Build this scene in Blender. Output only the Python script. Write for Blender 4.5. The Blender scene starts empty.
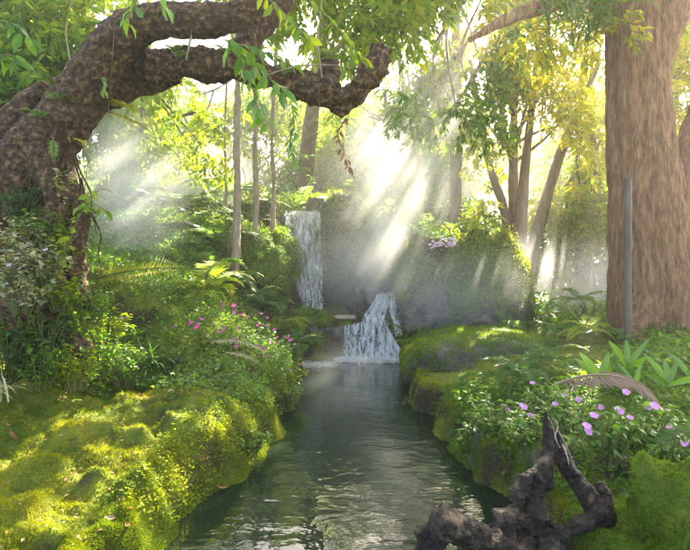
import bpy, math, random
import numpy as np
from mathutils import Vector, Matrix

# ------------------------------------------------------------------ basics
F, HX, HY, CH = 520.0, 345.0, 262.0, 1.5
rng = np.random.default_rng(7)
random.seed(7)
SC = bpy.context.scene
COL = SC.collection
SUN = np.array([275., 520., 430.]); SUN /= np.linalg.norm(SUN)      # towards the sun

def at(px, py, Y):
    return np.array([(px - HX) / F * Y, Y, CH + (HY - py) / F * Y])

def sm(x, a, b):
    t = np.clip((np.asarray(x, float) - a) / (b - a), 0, 1)
    return t * t * (3 - 2 * t)

def unit(v):
    v = np.asarray(v, float)
    return v / (np.linalg.norm(v, axis=-1, keepdims=True) + 1e-12)

def _hash(ix, iy, iz, seed):
    h = (ix.astype(np.int64) * 374761393 + iy.astype(np.int64) * 668265263 + iz.astype(np.int64) * 2147483647 + seed * 974634777) & 0xffffffff
    h = ((h ^ (h >> 13)) * 1274126177) & 0xffffffff
    h = ((h ^ (h >> 16)) * 2246822519) & 0xffffffff
    h = h ^ (h >> 15)
    return (h & 0xffffff) / float(0xffffff)

def vnoise(P, seed=0):
    P = np.asarray(P, float)
    I = np.floor(P); f = P - I; f = f * f * f * (f * (f * 6 - 15) + 10)
    I = I.astype(np.int64)
    r = 0
    for dx in (0, 1):
        wx = f[..., 0] if dx else 1 - f[..., 0]
        for dy in (0, 1):
            wy = f[..., 1] if dy else 1 - f[..., 1]
            for dz in (0, 1):
                wz = f[..., 2] if dz else 1 - f[..., 2]
                r = r + wx * wy * wz * _hash(I[..., 0] + dx, I[..., 1] + dy, I[..., 2] + dz, seed)
    return r * 2 - 1

def fbm(P, octv=4, seed=0, gain=0.5):
    P = np.asarray(P, float); a = 1.0; s = 0; t = 0
    for o in range(octv):
        s = s + a * vnoise(P * (2.03 ** o) + 17.3 * o, seed + o); t += a; a *= gain
    return s / t

def ridge(P, octv=3, seed=0):
    P = np.asarray(P, float); a = 1.0; s = 0; t = 0
    for o in range(octv):
        s = s + a * (1 - 2 * np.abs(vnoise(P * (2.03 ** o) + 5.1 * o, seed + o))); t += a; a *= .5
    return s / t

# ------------------------------------------------------------------ objects
def tag(o, label=None, cat=None, group=None, kind=None):
    if label: o['label'] = label
    if cat: o['category'] = cat
    if group: o['group'] = group
    if kind: o['kind'] = kind
    return o

def empty(name, loc, label, cat, group=None, rz=0, scale=1):
    o = bpy.data.objects.new(name, None); COL.objects.link(o)
    o.location = [float(c) for c in loc]; o.rotation_euler = (0, 0, rz); o.scale = (scale,) * 3
    o.empty_display_size = .05
    return tag(o, label, cat, group)

class MB:
    def __init__(s): s.v = []; s.f = []; s.r = []; s.n = 0; s.m = []
    def add(s, V, Fc, R=None, mat=0):
        V = np.asarray(V, float).reshape(-1, 3); Fc = np.asarray(Fc, np.int64)
        if Fc.shape[1] == 3:
            Fc = np.concatenate([Fc, -np.ones((len(Fc), 1), np.int64) - s.n], 1)
        s.v.append(V); s.f.append(Fc + s.n); s.n += len(V)
        s.r.append(np.full(len(V), .5) if R is None else np.broadcast_to(np.asarray(R, float), (len(V),)))
        s.m.append(np.full(len(Fc), mat))
    def mesh(s, name, mats, smooth=False):
        V = np.concatenate(s.v); Q = np.concatenate(s.f); R = np.concatenate(s.r); M = np.concatenate(s.m)
        me = bpy.data.meshes.new(name)
        ok = Q >= 0
        cnt = ok.sum(1); loops = Q[ok]
        me.vertices.add(len(V)); me.vertices.foreach_set('co', V.astype(np.float32).ravel())
        me.loops.add(len(loops)); me.loops.foreach_set('vertex_index', loops.astype(np.int32))
        me.polygons.add(len(Q))
        me.polygons.foreach_set('loop_start', np.concatenate([[0], np.cumsum(cnt)[:-1]]).astype(np.int32))
        me.polygons.foreach_set('loop_total', cnt.astype(np.int32))
        if isinstance(mats, str): mats = [mats]
        for m in mats: me.materials.append(MATS[m])
        me.polygons.foreach_set('material_index', M.astype(np.int32))
        a = me.attributes.new('rnd', 'FLOAT', 'POINT'); a.data.foreach_set('value', R.astype(np.float32))
        if smooth: me.polygons.foreach_set('use_smooth', np.ones(len(Q), bool))
        me.update(calc_edges=True); me.validate()
        return me
    def build(s, name, mats, parent=None, smooth=False, loc=None):
        o = bpy.data.objects.new(name, s.mesh(name, mats, smooth)); COL.objects.link(o)
        if parent is not None: o.parent = parent
        if loc is not None: o.location = [float(c) for c in loc]
        return o
    def shift(s, d):
        s.v = [v - np.asarray(d) for v in s.v]; return s

# ------------------------------------------------------------------ materials
MATS = {}
def newmat(name):
    m = bpy.data.materials.new(name); m.use_nodes = True
    nt = m.node_tree; nt.nodes.clear(); MATS[name] = m
    return m, nt, nt.nodes.new, nt.links.new

def ramp(nt, stops, src):
    r = nt.nodes.new('ShaderNodeValToRGB')
    while len(r.color_ramp.elements) < len(stops): r.color_ramp.elements.new(.5)
    for e, (p, c) in zip(r.color_ramp.elements, stops):
        e.position = p; e.color = (*c, 1)
    nt.links.new(src, r.inputs[0]); return r

def leafmat(name, cols, transl=.45, rough=.48, spec=.28, noise=6., tcol=None):
    m, nt, N, Lk = newmat(name)
    at_ = N('ShaderNodeAttribute'); at_.attribute_name = 'rnd'
    geo = N('ShaderNodeNewGeometry')
    nz = N('ShaderNodeTexNoise'); nz.inputs['Scale'].default_value = noise; nz.inputs['Detail'].default_value = 2
    Lk(geo.outputs['Position'], nz.inputs['Vector'])
    mx = N('ShaderNodeMath'); mx.operation = 'MULTIPLY_ADD'; mx.inputs[1].default_value = .5; 
    ad = N('ShaderNodeMath'); ad.operation = 'MULTIPLY_ADD'; ad.inputs[1].default_value = .75
    ad.inputs[2].default_value = -.12
    Lk(at_.outputs['Fac'], ad.inputs[0])
    Lk(nz.outputs['Fac'], mx.inputs[0]); Lk(ad.outputs[0], mx.inputs[2])
    n = len(cols)
    r = ramp(nt, [((i + .2) / (n - .6), c) for i, c in enumerate(cols)], mx.outputs[0])
    p = N('ShaderNodeBsdfPrincipled'); Lk(r.outputs[0], p.inputs['Base Color'])
    p.inputs['Roughness'].default_value = rough; p.inputs['Specular IOR Level'].default_value = spec
    t = N('ShaderNodeBsdfTranslucent')
    mul = N('ShaderNodeMix'); mul.data_type = 'RGBA'; mul.blend_type = 'MULTIPLY'; mul.inputs[0].default_value = 1
    Lk(r.outputs[0], mul.inputs[6]); mul.inputs[7].default_value = (*(tcol or (2.3, 2.1, .5)), 1)
    Lk(mul.outputs[2], t.inputs['Color'])
    ms = N('ShaderNodeMixShader'); ms.inputs[0].default_value = transl
    Lk(p.outputs[0], ms.inputs[1]); Lk(t.outputs[0], ms.inputs[2])
    o = N('ShaderNodeOutputMaterial'); Lk(ms.outputs[0], o.inputs['Surface'])
    return m

def solidmat(name, cols, scale=8., stretch=(1, 1, 1), rough=.85, bump=.5, bscale=30., spec=.3, bdist=.01, moss=None, objspace=False, lo=.3, hi=.72):
    """noise-coloured solid; moss = (colour a, colour b, threshold) on upward facing, noisy patches"""
    m, nt, N, Lk = newmat(name)
    tc = N('ShaderNodeTexCoord'); geo = N('ShaderNodeNewGeometry')
    mp = N('ShaderNodeMapping'); mp.inputs['Scale'].default_value = stretch
    Lk(tc.outputs['Object'] if objspace else geo.outputs['Position'], mp.inputs[0])
    nz = N('ShaderNodeTexNoise'); nz.inputs['Scale'].default_value = scale; nz.inputs['Detail'].default_value = 8; nz.inputs['Roughness'].default_value = .65
    Lk(mp.outputs[0], nz.inputs['Vector'])
    k = len(cols)
    r = ramp(nt, [(lo + (hi - lo) * i / (k - 1), c) for i, c in enumerate(cols)], nz.outputs['Fac'])
    colr = r.outputs[0]
    nb = N('ShaderNodeTexNoise'); nb.inputs['Scale'].default_value = bscale; nb.inputs['Detail'].default_value = 6
    Lk(mp.outputs[0], nb.inputs['Vector'])
    bp = N('ShaderNodeBump'); bp.inputs['Strength'].default_value = bump; bp.inputs['Distance'].default_value = bdist
    Lk(nb.outputs['Fac'], bp.inputs['Height'])
    if moss:
        ca, cb, th, up = moss
        n3 = N('ShaderNodeTexNoise'); n3.inputs['Scale'].default_value = 3.2; n3.inputs['Detail'].default_value = 6
        Lk(geo.outputs['Position'], n3.inputs['Vector'])
        sep = N('ShaderNodeSeparateXYZ'); Lk(geo.outputs['Normal'], sep.inputs[0])
        a = N('ShaderNodeMath'); a.operation = 'MULTIPLY_ADD'; a.inputs[1].default_value = up
        Lk(sep.outputs['Z'], a.inputs[0]); Lk(n3.outputs['Fac'], a.inputs[2])
        mr = N('ShaderNodeMapRange'); mr.inputs['From Min'].default_value = th; mr.inputs['From Max'].default_value = th + .18
        Lk(a.outputs[0], mr.inputs['Value'])
        n4 = N('ShaderNodeTexNoise'); n4.inputs['Scale'].default_value = 5; n4.inputs['Detail'].default_value = 7; n4.inputs['Roughness'].default_value = .7
        Lk(geo.outputs['Position'], n4.inputs['Vector'])
        mc = ramp(nt, [(.36, ca), (.64, cb)], n4.outputs['Fac'])
        mx = N('ShaderNodeMix'); mx.data_type = 'RGBA'
        Lk(mr.outputs[0], mx.inputs[0]); Lk(colr, mx.inputs[6]); Lk(mc.outputs[0], mx.inputs[7]); colr = mx.outputs[2]
    p = N('ShaderNodeBsdfPrincipled'); Lk(colr, p.inputs['Base Color'])
    p.inputs['Roughness'].default_value = rough; p.inputs['Specular IOR Level'].default_value = spec
    Lk(bp.outputs[0], p.inputs['Normal'])
    o = N('ShaderNodeOutputMaterial'); Lk(p.outputs[0], o.inputs['Surface'])
    return m

# leaf colours (albedo; moss yellows include the sunlit look)
leafmat('leaf_green', [(.035, .09, .010), (.065, .15, .014), (.12, .21, .018)], transl=.5)
leafmat('leaf_lime', [(.08, .17, .012), (.15, .23, .014), (.25, .28, .016)], transl=.55)
leafmat('leaf_gold', [(.13, .20, .012), (.25, .28, .014), (.38, .31, .02)], transl=.58)
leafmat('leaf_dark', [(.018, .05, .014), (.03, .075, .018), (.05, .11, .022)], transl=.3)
leafmat('leaf_fresh', [(.05, .13, .015), (.09, .19, .02), (.15, .26, .025)], transl=.45, rough=.35, spec=.5)
leafmat('leaf_pale', [(.10, .16, .05), (.30, .33, .20), (.5, .40, .36)], transl=.35)
leafmat('fern_green', [(.05, .13, .02), (.09, .18, .03), (.15, .24, .045)], transl=.45)
leafmat('fern_gold', [(.13, .23, .02), (.22, .30, .02), (.34, .34, .02)], transl=.45)
leafmat('fern_dry', [(.20, .13, .08), (.30, .20, .13), (.38, .27, .19)], transl=.25, tcol=(1.2, 1., .7))
leafmat('fern_straw', [(.30, .30, .14), (.40, .38, .2), (.48, .44, .28)], transl=.35, tcol=(1.3, 1.2, .7))
leafmat('leaf_fallen', [(.16, .07, .025), (.26, .12, .05), (.36, .22, .12)], transl=.15, rough=.6, tcol=(1.3, .9, .5))
leafmat('moss_fuzz', [(.06, .12, .008), (.18, .22, .010), (.42, .36, .016)], transl=.35, rough=.8, spec=.1, noise=1.9, tcol=(1.4, 1.3, .5))  # yellow end puts the look of sunlit patches into the moss colour
leafmat('moss_fuzz_green', [(.05, .12, .008), (.12, .21, .01), (.26, .31, .015)], transl=.35, rough=.8, spec=.1, noise=1.9, tcol=(1.4, 1.3, .5))
leafmat('creeper', [(.05, .12, .012), (.10, .18, .018), (.18, .25, .03)], transl=.35, noise=2.5)
leafmat('creeper_olive', [(.08, .12, .02), (.15, .18, .03), (.22, .23, .045)], transl=.35, noise=2.5)
leafmat('petal_magenta', [(.50, .05, .26), (.62, .10, .38), (.64, .22, .48)], transl=.35, rough=.6, spec=.2, tcol=(1.2, 1.1, 1.2))
leafmat('petal_lilac', [(.58, .24, .52), (.66, .34, .62), (.70, .44, .68)], transl=.35, rough=.6, spec=.2, tcol=(1.2, 1.1, 1.2))
leafmat('petal_pink', [(.62, .35, .55), (.7, .45, .62), (.75, .58, .7)], transl=.35, rough=.6, spec=.2, tcol=(1.2, 1.1, 1.2))
leafmat('stem', [(.07, .09, .02), (.10, .10, .03), (.14, .12, .05)], transl=.05)
leafmat('stem_brown', [(.05, .035, .02), (.09, .06, .035), (.14, .10, .06)], transl=.0)
solidmat('bark_dark', [(.012, .006, .003), (.07, .036, .016), (.30, .17, .08)], scale=24, stretch=(1, 1, 1), bump=1., bscale=24, bdist=.06, lo=.34, hi=.72,
         moss=((.03, .045, .008), (.09, .10, .014), 1.12, .55))
solidmat('bark_big', [(.07, .030, .013), (.24, .115, .055), (.46, .26, .135)], scale=7, stretch=(3.6, 3.6, .7), bump=1., bscale=14, bdist=.07, lo=.30, hi=.74)
solidmat('bark_bg', [(.06, .04, .03), (.13, .085, .06), (.2, .14, .10)], scale=6, stretch=(2.5, 2.5, .6), bump=.8, bscale=18, bdist=.02)
solidmat('bark_pale', [(.16, .12, .08), (.28, .21, .14), (.36, .29, .2)], scale=9, stretch=(2, 2, .6), bump=.8, bscale=20, bdist=.01)
solidmat('driftwood', [(.007, .0045, .0025), (.032, .021, .012), (.19, .125, .078)], scale=7, stretch=(1.5, 1.5, 1.5), rough=.6, spec=.3, bump=1., bscale=30, bdist=.04, lo=.4, hi=.68,
         moss=((.05, .05, .01), (.20, .17, .03), 1.02, .35))
solidmat('rock', [(.03, .026, .02), (.075, .062, .048), (.15, .125, .095)], scale=4, bump=1., bscale=14, bdist=.05, rough=.7,
         moss=((.03, .05, .01), (.09, .12, .016), .78, .35))
solidmat('rock_wet', [(.02, .016, .011), (.06, .046, .032), (.14, .11, .075)], scale=5, bump=1., bscale=14, bdist=.05, rough=.3, spec=.6,
         moss=((.02, .035, .008), (.06, .08, .012), .95, .35))
solidmat('moss_rock', [(.04, .05, .012), (.08, .11, .012), (.15, .17, .014)], scale=4, bump=1., bscale=45, bdist=.03, rough=.95, spec=.1)
solidmat('ground', [(.018, .013, .006), (.04, .028, .013), (.08, .055, .028)], scale=5, bump=1., bscale=40, bdist=.03, rough=.9,
         moss=((.045, .075, .006), (.17, .18, .010), .60, .42))  # lighter moss tone carries the sunlit yellow as well
solidmat('pole_metal', [(.05, .036, .026), (.085, .064, .05), (.14, .11, .085)], scale=5, rough=.6, bump=.2, bscale=30, bdist=.002)
solidmat('slab', [(.18, .14, .10), (.28, .23, .18), (.36, .3, .24)], scale=7, bump=.8, bscale=20, bdist=.02, rough=.6)

def water_material():
    m, nt, N, Lk = newmat('water')
    geo = N('ShaderNodeNewGeometry')
    mp = N('ShaderNodeMapping'); mp.inputs['Scale'].default_value = (1.0, 1.7, 1); Lk(geo.outputs['Position'], mp.inputs[0])
    n1 = N('ShaderNodeTexNoise'); n1.inputs['Scale'].default_value = 2.6; n1.inputs['Detail'].default_value = 3; n1.inputs['Distortion'].default_value = .6
    n2 = N('ShaderNodeTexNoise'); n2.inputs['Scale'].default_value = 11; n2.inputs['Detail'].default_value = 2
    Lk(mp.outputs[0], n1.inputs['Vector']); Lk(mp.outputs[0], n2.inputs['Vector'])
    a = N('ShaderNodeMath'); a.operation = 'MULTIPLY_ADD'; a.inputs[1].default_value = .22
    Lk(n2.outputs['Fac'], a.inputs[0]); Lk(n1.outputs['Fac'], a.inputs[2])
    b = N('ShaderNodeBump'); b.inputs['Strength'].default_value = 1; b.inputs['Distance'].default_value = .009; Lk(a.outputs[0], b.inputs['Height'])
    p = N('ShaderNodeBsdfPrincipled'); p.inputs['Base Color'].default_value = (.010, .020, .010, 1)
    p.inputs['Roughness'].default_value = .04; p.inputs['IOR'].default_value = 1.33; p.inputs['Specular IOR Level'].default_value = .5
    Lk(b.outputs[0], p.inputs['Normal'])
    o = N('ShaderNodeOutputMaterial'); Lk(p.outputs[0], o.inputs['Surface'])
water_material()
def foam_material(name, alpha):
    m, nt, N, Lk = newmat(name)
    p = N('ShaderNodeBsdfPrincipled'); p.inputs['Base Color'].default_value = (.88, .88, .88, 1); p.inputs['Roughness'].default_value = .25
    t = N('ShaderNodeBsdfTranslucent'); t.inputs[0].default_value = (.92, .93, .94, 1)
    tr = N('ShaderNodeBsdfTransparent')
    m1 = N('ShaderNodeMixShader'); m1.inputs[0].default_value = .5; Lk(p.outputs[0], m1.inputs[1]); Lk(t.outputs[0], m1.inputs[2])
    m2 = N('ShaderNodeMixShader'); m2.inputs[0].default_value = alpha; Lk(tr.outputs[0], m2.inputs[1]); Lk(m1.outputs[0], m2.inputs[2])
    o = N('ShaderNodeOutputMaterial'); Lk(m2.outputs[0], o.inputs['Surface'])
foam_material('falling_water', .75)
def veil_material():
    m, nt, N, Lk = newmat('water_veil')
    geo = N('ShaderNodeNewGeometry'); mp = N('ShaderNodeMapping'); mp.inputs['Scale'].default_value = (17, 4, 4.5)
    Lk(geo.outputs['Position'], mp.inputs[0])
    n1 = N('ShaderNodeTexNoise'); n1.inputs['Scale'].default_value = 1.; n1.inputs['Detail'].default_value = 7; n1.inputs['Roughness'].default_value = .65; n1.inputs['Distortion'].default_value = .8
    Lk(mp.outputs[0], n1.inputs['Vector'])
    mr = N('ShaderNodeMapRange'); mr.inputs['From Min'].default_value = .46; mr.inputs['From Max'].default_value = .66; mr.inputs['To Max'].default_value = .9
    Lk(n1.outputs['Fac'], mr.inputs['Value'])
    p = N('ShaderNodeBsdfPrincipled'); p.inputs['Base Color'].default_value = (.88, .88, .88, 1); p.inputs['Roughness'].default_value = .3
    t = N('ShaderNodeBsdfTranslucent'); t.inputs[0].default_value = (.92, .93, .94, 1); tr = N('ShaderNodeBsdfTransparent')
    m1 = N('ShaderNodeMixShader'); m1.inputs[0].default_value = .5; Lk(p.outputs[0], m1.inputs[1]); Lk(t.outputs[0], m1.inputs[2])
    m2 = N('ShaderNodeMixShader'); Lk(mr.outputs[0], m2.inputs[0]); Lk(tr.outputs[0], m2.inputs[1]); Lk(m1.outputs[0], m2.inputs[2])
    o = N('ShaderNodeOutputMaterial'); Lk(m2.outputs[0], o.inputs['Surface'])
veil_material()

# ------------------------------------------------------------------ leaf batches
T_DIA = (np.array([(0, 0, 0), (.42, .5, .10), (1, 0, -.08), (.42, -.5, .10)]), np.array([(0, 2, 1), (0, 3, 2)]))
T_LEAF = (np.array([(0, 0, 0), (.22, .36, .07), (.25, 0, 0), (.22, -.36, .07), (.58, .46, .05), (.6, 0, -.03), (.58, -.46, .05), (1, 0, -.16)]),
          np.array([(0, 2, 1), (0, 3, 2), (1, 2, 5), (1, 5, 4), (2, 3, 6), (2, 6, 5), (4, 5, 7), (5, 6, 7)]))
T_PETAL = (np.array([(0, 0, 0), (.45, .42, .06), (.85, .42, .05), (1, 0, 0), (.85, -.42, .05), (.45, -.42, .06), (.55, 0, -.02)]),
           np.array([(0, 6, 1), (1, 6, 2), (2, 6, 3), (3, 6, 4), (4, 6, 5), (5, 6, 0)]))
T_BLADE = (np.array([(0, .5, 0), (0, -.5, 0), (1, 0, 0)]), np.array([(0, 1, 2)]))

def leaves(mb, P, D, U, L, W, T=T_DIA, R=None, mat=0, bend=0.):
    P = np.atleast_2d(P); n = len(P)
    D = unit(np.broadcast_to(D, (n, 3))); U = np.broadcast_to(U, (n, 3))
    S = unit(np.cross(U, D)); Nn = np.cross(D, S)
    L = np.broadcast_to(np.asarray(L, float), (n,)); W = np.broadcast_to(np.asarray(W, float), (n,))
    tv, tf = T; k = len(tv)
    s, t, h = tv[:, 0], tv[:, 1], tv[:, 2]
    V = (P[:, None, :] + D[:, None, :] * (L[:, None] * s)[..., None] + S[:, None, :] * (W[:, None] * t)[..., None]
         + Nn[:, None, :] * (L[:, None] * (h - bend * s * s))[..., None])
    Fc = tf[None] + (np.arange(n) * k)[:, None, None]
    if R is None: R = rng.random(n)
    mb.add(V.reshape(-1, 3), Fc.reshape(-1, 3), np.repeat(np.broadcast_to(R, (n,)), k), mat)

def blades(mb, P, A, L, W, lean=.6, droop=1.4, seg=5, R=None, mat=0):
    """arching strap leaves: P roots, A azimuths"""
    n = len(P); L = np.broadcast_to(L, (n,)); W = np.broadcast_to(W, (n,))
    lean = np.broadcast_to(lean, (n,)); droop = np.broadcast_to(droop, (n,))
    hd = np.stack([np.cos(A), np.sin(A), 0 * A], 1); sd = np.stack([-np.sin(A), np.cos(A), 0 * A], 1)
    pos = np.array(P, float); rows = []
    for i in range(seg + 1):
        s = i / seg
        w = W * (1 - s ** 2.2) * (.55 + .45 * min(1, s * 3)) * .5 + 1e-4
        rows.append(np.stack([pos + sd * w[:, None], pos - sd * w[:, None]], 1))
        th = lean + droop * s
        pos = pos + (hd * np.sin(th)[:, None] + np.array([0, 0, 1.]) * np.cos(th)[:, None]) * (L / seg)[:, None]
    V = np.concatenate(rows, 1)
    k = 2 * (seg + 1)
    q = np.array([(2 * i, 2 * i + 1, 2 * i + 3, 2 * i + 2) for i in range(seg)])
    Fc = q[None] + (np.arange(n) * k)[:, None, None]
    if R is None: R = rng.random(n)
    mb.add(V.reshape(-1, 3), Fc.reshape(-1, 4), np.repeat(R, k), mat)

def spline(pts, n):
    pts = np.asarray(pts, float); m = len(pts)
    if m == 2:
        t = np.linspace(0, 1, n)[:, None]; return pts[0] * (1 - t) + pts[1] * t
    P = np.vstack([2 * pts[0] - pts[1], pts, 2 * pts[-1] - pts[-2]])
    u = np.linspace(0, m - 1 - 1e-9, n); i = u.astype(int); t = (u - i)[:, None]
    p0, p1, p2, p3 = P[i], P[i + 1], P[i + 2], P[i + 3]
    return .5 * ((2 * p1) + (-p0 + p2) * t + (2 * p0 - 5 * p1 + 4 * p2 - p3) * t ** 2 + (-p0 + 3 * p1 - 3 * p2 + p3) * t ** 3)

def tube(mb, pts, rad, n=None, sides=8, amp=0., freq=4., seed=0, cap=True, mat=0, flute=0., nflute=5, rid=False, R=None, ring_flat=None, zs=None):
    pts = np.asarray(pts, float); rad = np.broadcast_to(np.asarray(rad, float), (len(pts),))
    if n is None: n = max(4, len(pts) * 3)
    Cn = spline(np.c_[pts, rad], n); C_ = Cn[:, :3]; r = np.maximum(Cn[:, 3], 1e-4)
    T = unit(np.gradient(C_, axis=0))
    a = np.array([0, 0, 1.]) if abs(T[0][2]) < .9 else np.array([1., 0, 0])
    u = unit(np.cross(T[0], a)); Us = []
    for i in range(n):
        u = unit(u - T[i] * np.dot(u, T[i])); Us.append(u)
    Us = np.array(Us); Vs = np.cross(T, Us)
    th = np.linspace(0, 2 * np.pi, sides, endpoint=False)
    dirs = Us[:, None] * np.cos(th)[None, :, None] + Vs[:, None] * np.sin(th)[None, :, None]
    rr = np.broadcast_to(r[:, None], (n, sides)).copy()
    if flute:
        rr = rr * (1 + flute * np.sin(th * nflute + seed)[None] * np.linspace(1, .4, n)[:, None] + flute * .5 * np.sin(th * (nflute * 2 + 1) + seed * 2)[None])
    X = C_[:, None] + dirs * rr[..., None]
    if amp:
        XX = X * ((1, 1, zs) if zs else (1, 1, 1))
        nz = fbm(XX * freq, 4, seed) * 1.0
        if rid: nz = nz + .8 * (ridge(XX * freq * 1.3, 4, seed + 9) - .2)
        X = X + dirs * (nz * amp * np.minimum(1, rr / rad.max() + .25))[..., None]
    V = X.reshape(-1, 3)
    i = np.arange(n - 1)[:, None] * sides; j = np.arange(sides)[None]; j2 = (j + 1) % sides
    Fc = np.stack([i + j, i + j2, i + sides + j2, i + sides + j], -1).reshape(-1, 4)
    Rr = rng.random() if R is None else R
    mb.add(V, Fc, Rr, mat)
    if cap:
        for e, sgn in ((0, -1), (n - 1, 1)):
            V2 = np.vstack([X[e], C_[e] + T[e] * sgn * r[e] * .35])
            Fc2 = np.array([(k, (k + 1) % sides, sides) for k in range(sides)])
            mb.add(V2, Fc2, Rr, mat)

# ------------------------------------------------------------------ terrain
_yl = [-50, 0, 2.0, 2.76, 3.42, 4.04, 5.27, 6.6, 7.8, 8.4, 60]
_xl = [-1.35, -1.25, -1.12, -1.0, -.84, -.64, -.58, -.60, -.70, -.6, -.6]
_xr = [1.8, 1.6, 1.25, 1.05, 1.0, .96, .75, .80, 1.02, 1.1, 1.1]
def H(x, y, fine=True):
    x = np.asarray(x, float); y = np.asarray(y, float)
    wob = .10 * vnoise(np.stack([x * 0, y * 2.2, x * 0], -1), 3) + .035 * vnoise(np.stack([x * 0, y * 7, x * 0], -1), 4)
    xl = np.interp(y, _yl, _xl) + wob; xr = np.interp(y, _yl, _xr) - wob
    dl = xl - x; dr = x - xr; db = y - 8.05
    d = np.maximum(np.maximum(dl, dr), db)
    z = np.where(d < 0, -.5 * sm(-d, 0, .25), 0)
    P = np.stack([x, y, 0 * x], -1)
    bank = .30 * sm(d, -.02, np.where(dl > dr, .19 - .10 * sm(y, 4, 6), .09)) + .05 * sm(d, .1, .5)
    # left hill
    hl = np.clip(dl, 0, 2.2) * .33 * sm(y, 4.0, 5.6) + np.clip(y - 4.8, 0, 4.5) * .34 * sm(dl, .15, 1.8)
    hl = hl * sm(dl, 0.05, .6)
    hl = hl + sm(dl, 1.3, 2.0) * .45 * sm(y, 3.3, 4.2) * (1 - sm(y, 5, 6))
    # right
    hr = .22 * sm(dr, .2, 2.5) + .1 * sm(dr, 2, 4)
    # cliff
    ct = np.interp(x, [-9, -3, -1.1, -.3, .8, 2.0, 2.8, 3.5, 9], [2.9, 2.5, 2.3, 2.25, 2.1, 1.7, 1.1, .6, .6])
    y0 = np.interp(x, [-3, -1.3, -1.1, -.35, -.2, 1.1, 1.3, 3], [8.4, 9.0, 9.55, 9.55, 9.2, 9.2, 8.4, 8.3])
    shelf = .62 * sm(y, 8.05, 8.25) * np.where(x < .1, 1, 0) + np.where(x >= .1, 1, 0) * 1.1 * sm(y, 8.05, 9.1)
    cl = np.maximum(shelf * (1 - sm(np.abs(x - .2), 1.3, 2.)), ct * sm(y - y0, 0, .35))
    z = z + np.where(d > 0, bank, 0)
    z = np.where(dl > 0, z + hl, z); z = np.where(dr > 0, z + hr, z)
    z = np.maximum(z, np.where(y > 8.0, cl, -1))
    amp = sm(d, 0, .25)
    z = z + amp * (.10 * fbm(P * 1.6, 3, 11) + .07 * ridge(P * 2.3, 2, 12) * sm(-x, -.5, .8) + .035 * fbm(P * 6, 2, 5))
    if fine: z = z + amp * (.022 * fbm(P * 20, 2, 6) + .02 * np.abs(fbm(P * 10, 2, 9))) + .02 * amp * (1 - sm(d, .1, .5)) * fbm(P * 14, 2, 8)
    nl = sm(-x, .7, 1.0) * (1 - sm(y, 4.0, 4.8))
    z = z + nl * amp * (.06 * fbm(P * 2.7, 2, 31) + .05 * np.abs(fbm(P * 4.5, 2, 32)) - .06 * sm(ridge(P * 1.9, 2, 33), .35, .8))
    z = z + nl * amp * .10 * (sm(y + .5 * x + .12 * vnoise(P * 3, 34), 2.25, 2.4) - .6)
    # far: level out
    far = sm(y, 14, 30)
    return z * (1 - far) + far * 1.2

def build_ground():
    def axis(lo, hi, step, a, b):
        c = np.arange(lo, hi, step)
        l = lo - np.cumsum(step * 1.16 ** np.arange(1, 60)); l = l[l > a]
        h = hi + np.cumsum(step * 1.16 ** np.arange(0, 60)); h = h[h < b]
        return np.concatenate([[a], l[::-1], c, h, [b]])
    xs = axis(-3.6, 3.6, .022, -400, 400); ys = axis(1.5, 9.8, .026, -60, 600)
    X, Y = np.meshgrid(xs, ys, indexing='ij')
    Z = H(X, Y)
    V = np.stack([X, Y, Z], -1).reshape(-1, 3)
    nx, ny = X.shape
    i = np.arange(nx - 1)[:, None] * ny; j = np.arange(ny - 1)[None]
    Fc = np.stack([i + j, i + ny + j, i + ny + j + 1, i + j + 1], -1).reshape(-1, 4)
    mb = MB(); mb.add(V, Fc)
    tag(mb.build('ground', 'ground', smooth=True), 'earth and moss banks round the pond', None, None, 'structure')
build_ground()

def wet_d(x, y):
    return np.maximum(np.maximum(np.interp(y, _yl, _xl) - x, x - np.interp(y, _yl, _xr)), y - 8.05)

mb = MB()
mb.add([(-3.2, -6, 0), (3.2, -6, 0), (3.2, 8.6, 0), (-3.2, 8.6, 0)], [(0, 1, 2, 3)])
tag(mb.build('pond_water', 'water'), 'dark green pond water with bright ripples', None, None, 'structure')

def slope_n(x, y, e=.04):
    zx = (H(x + e, y) - H(x - e, y)) / (2 * e); zy = (H(x, y + e) - H(x, y - e)) / (2 * e)
    return unit(np.stack([-zx, -zy, np.ones_like(zx)], -1))

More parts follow.
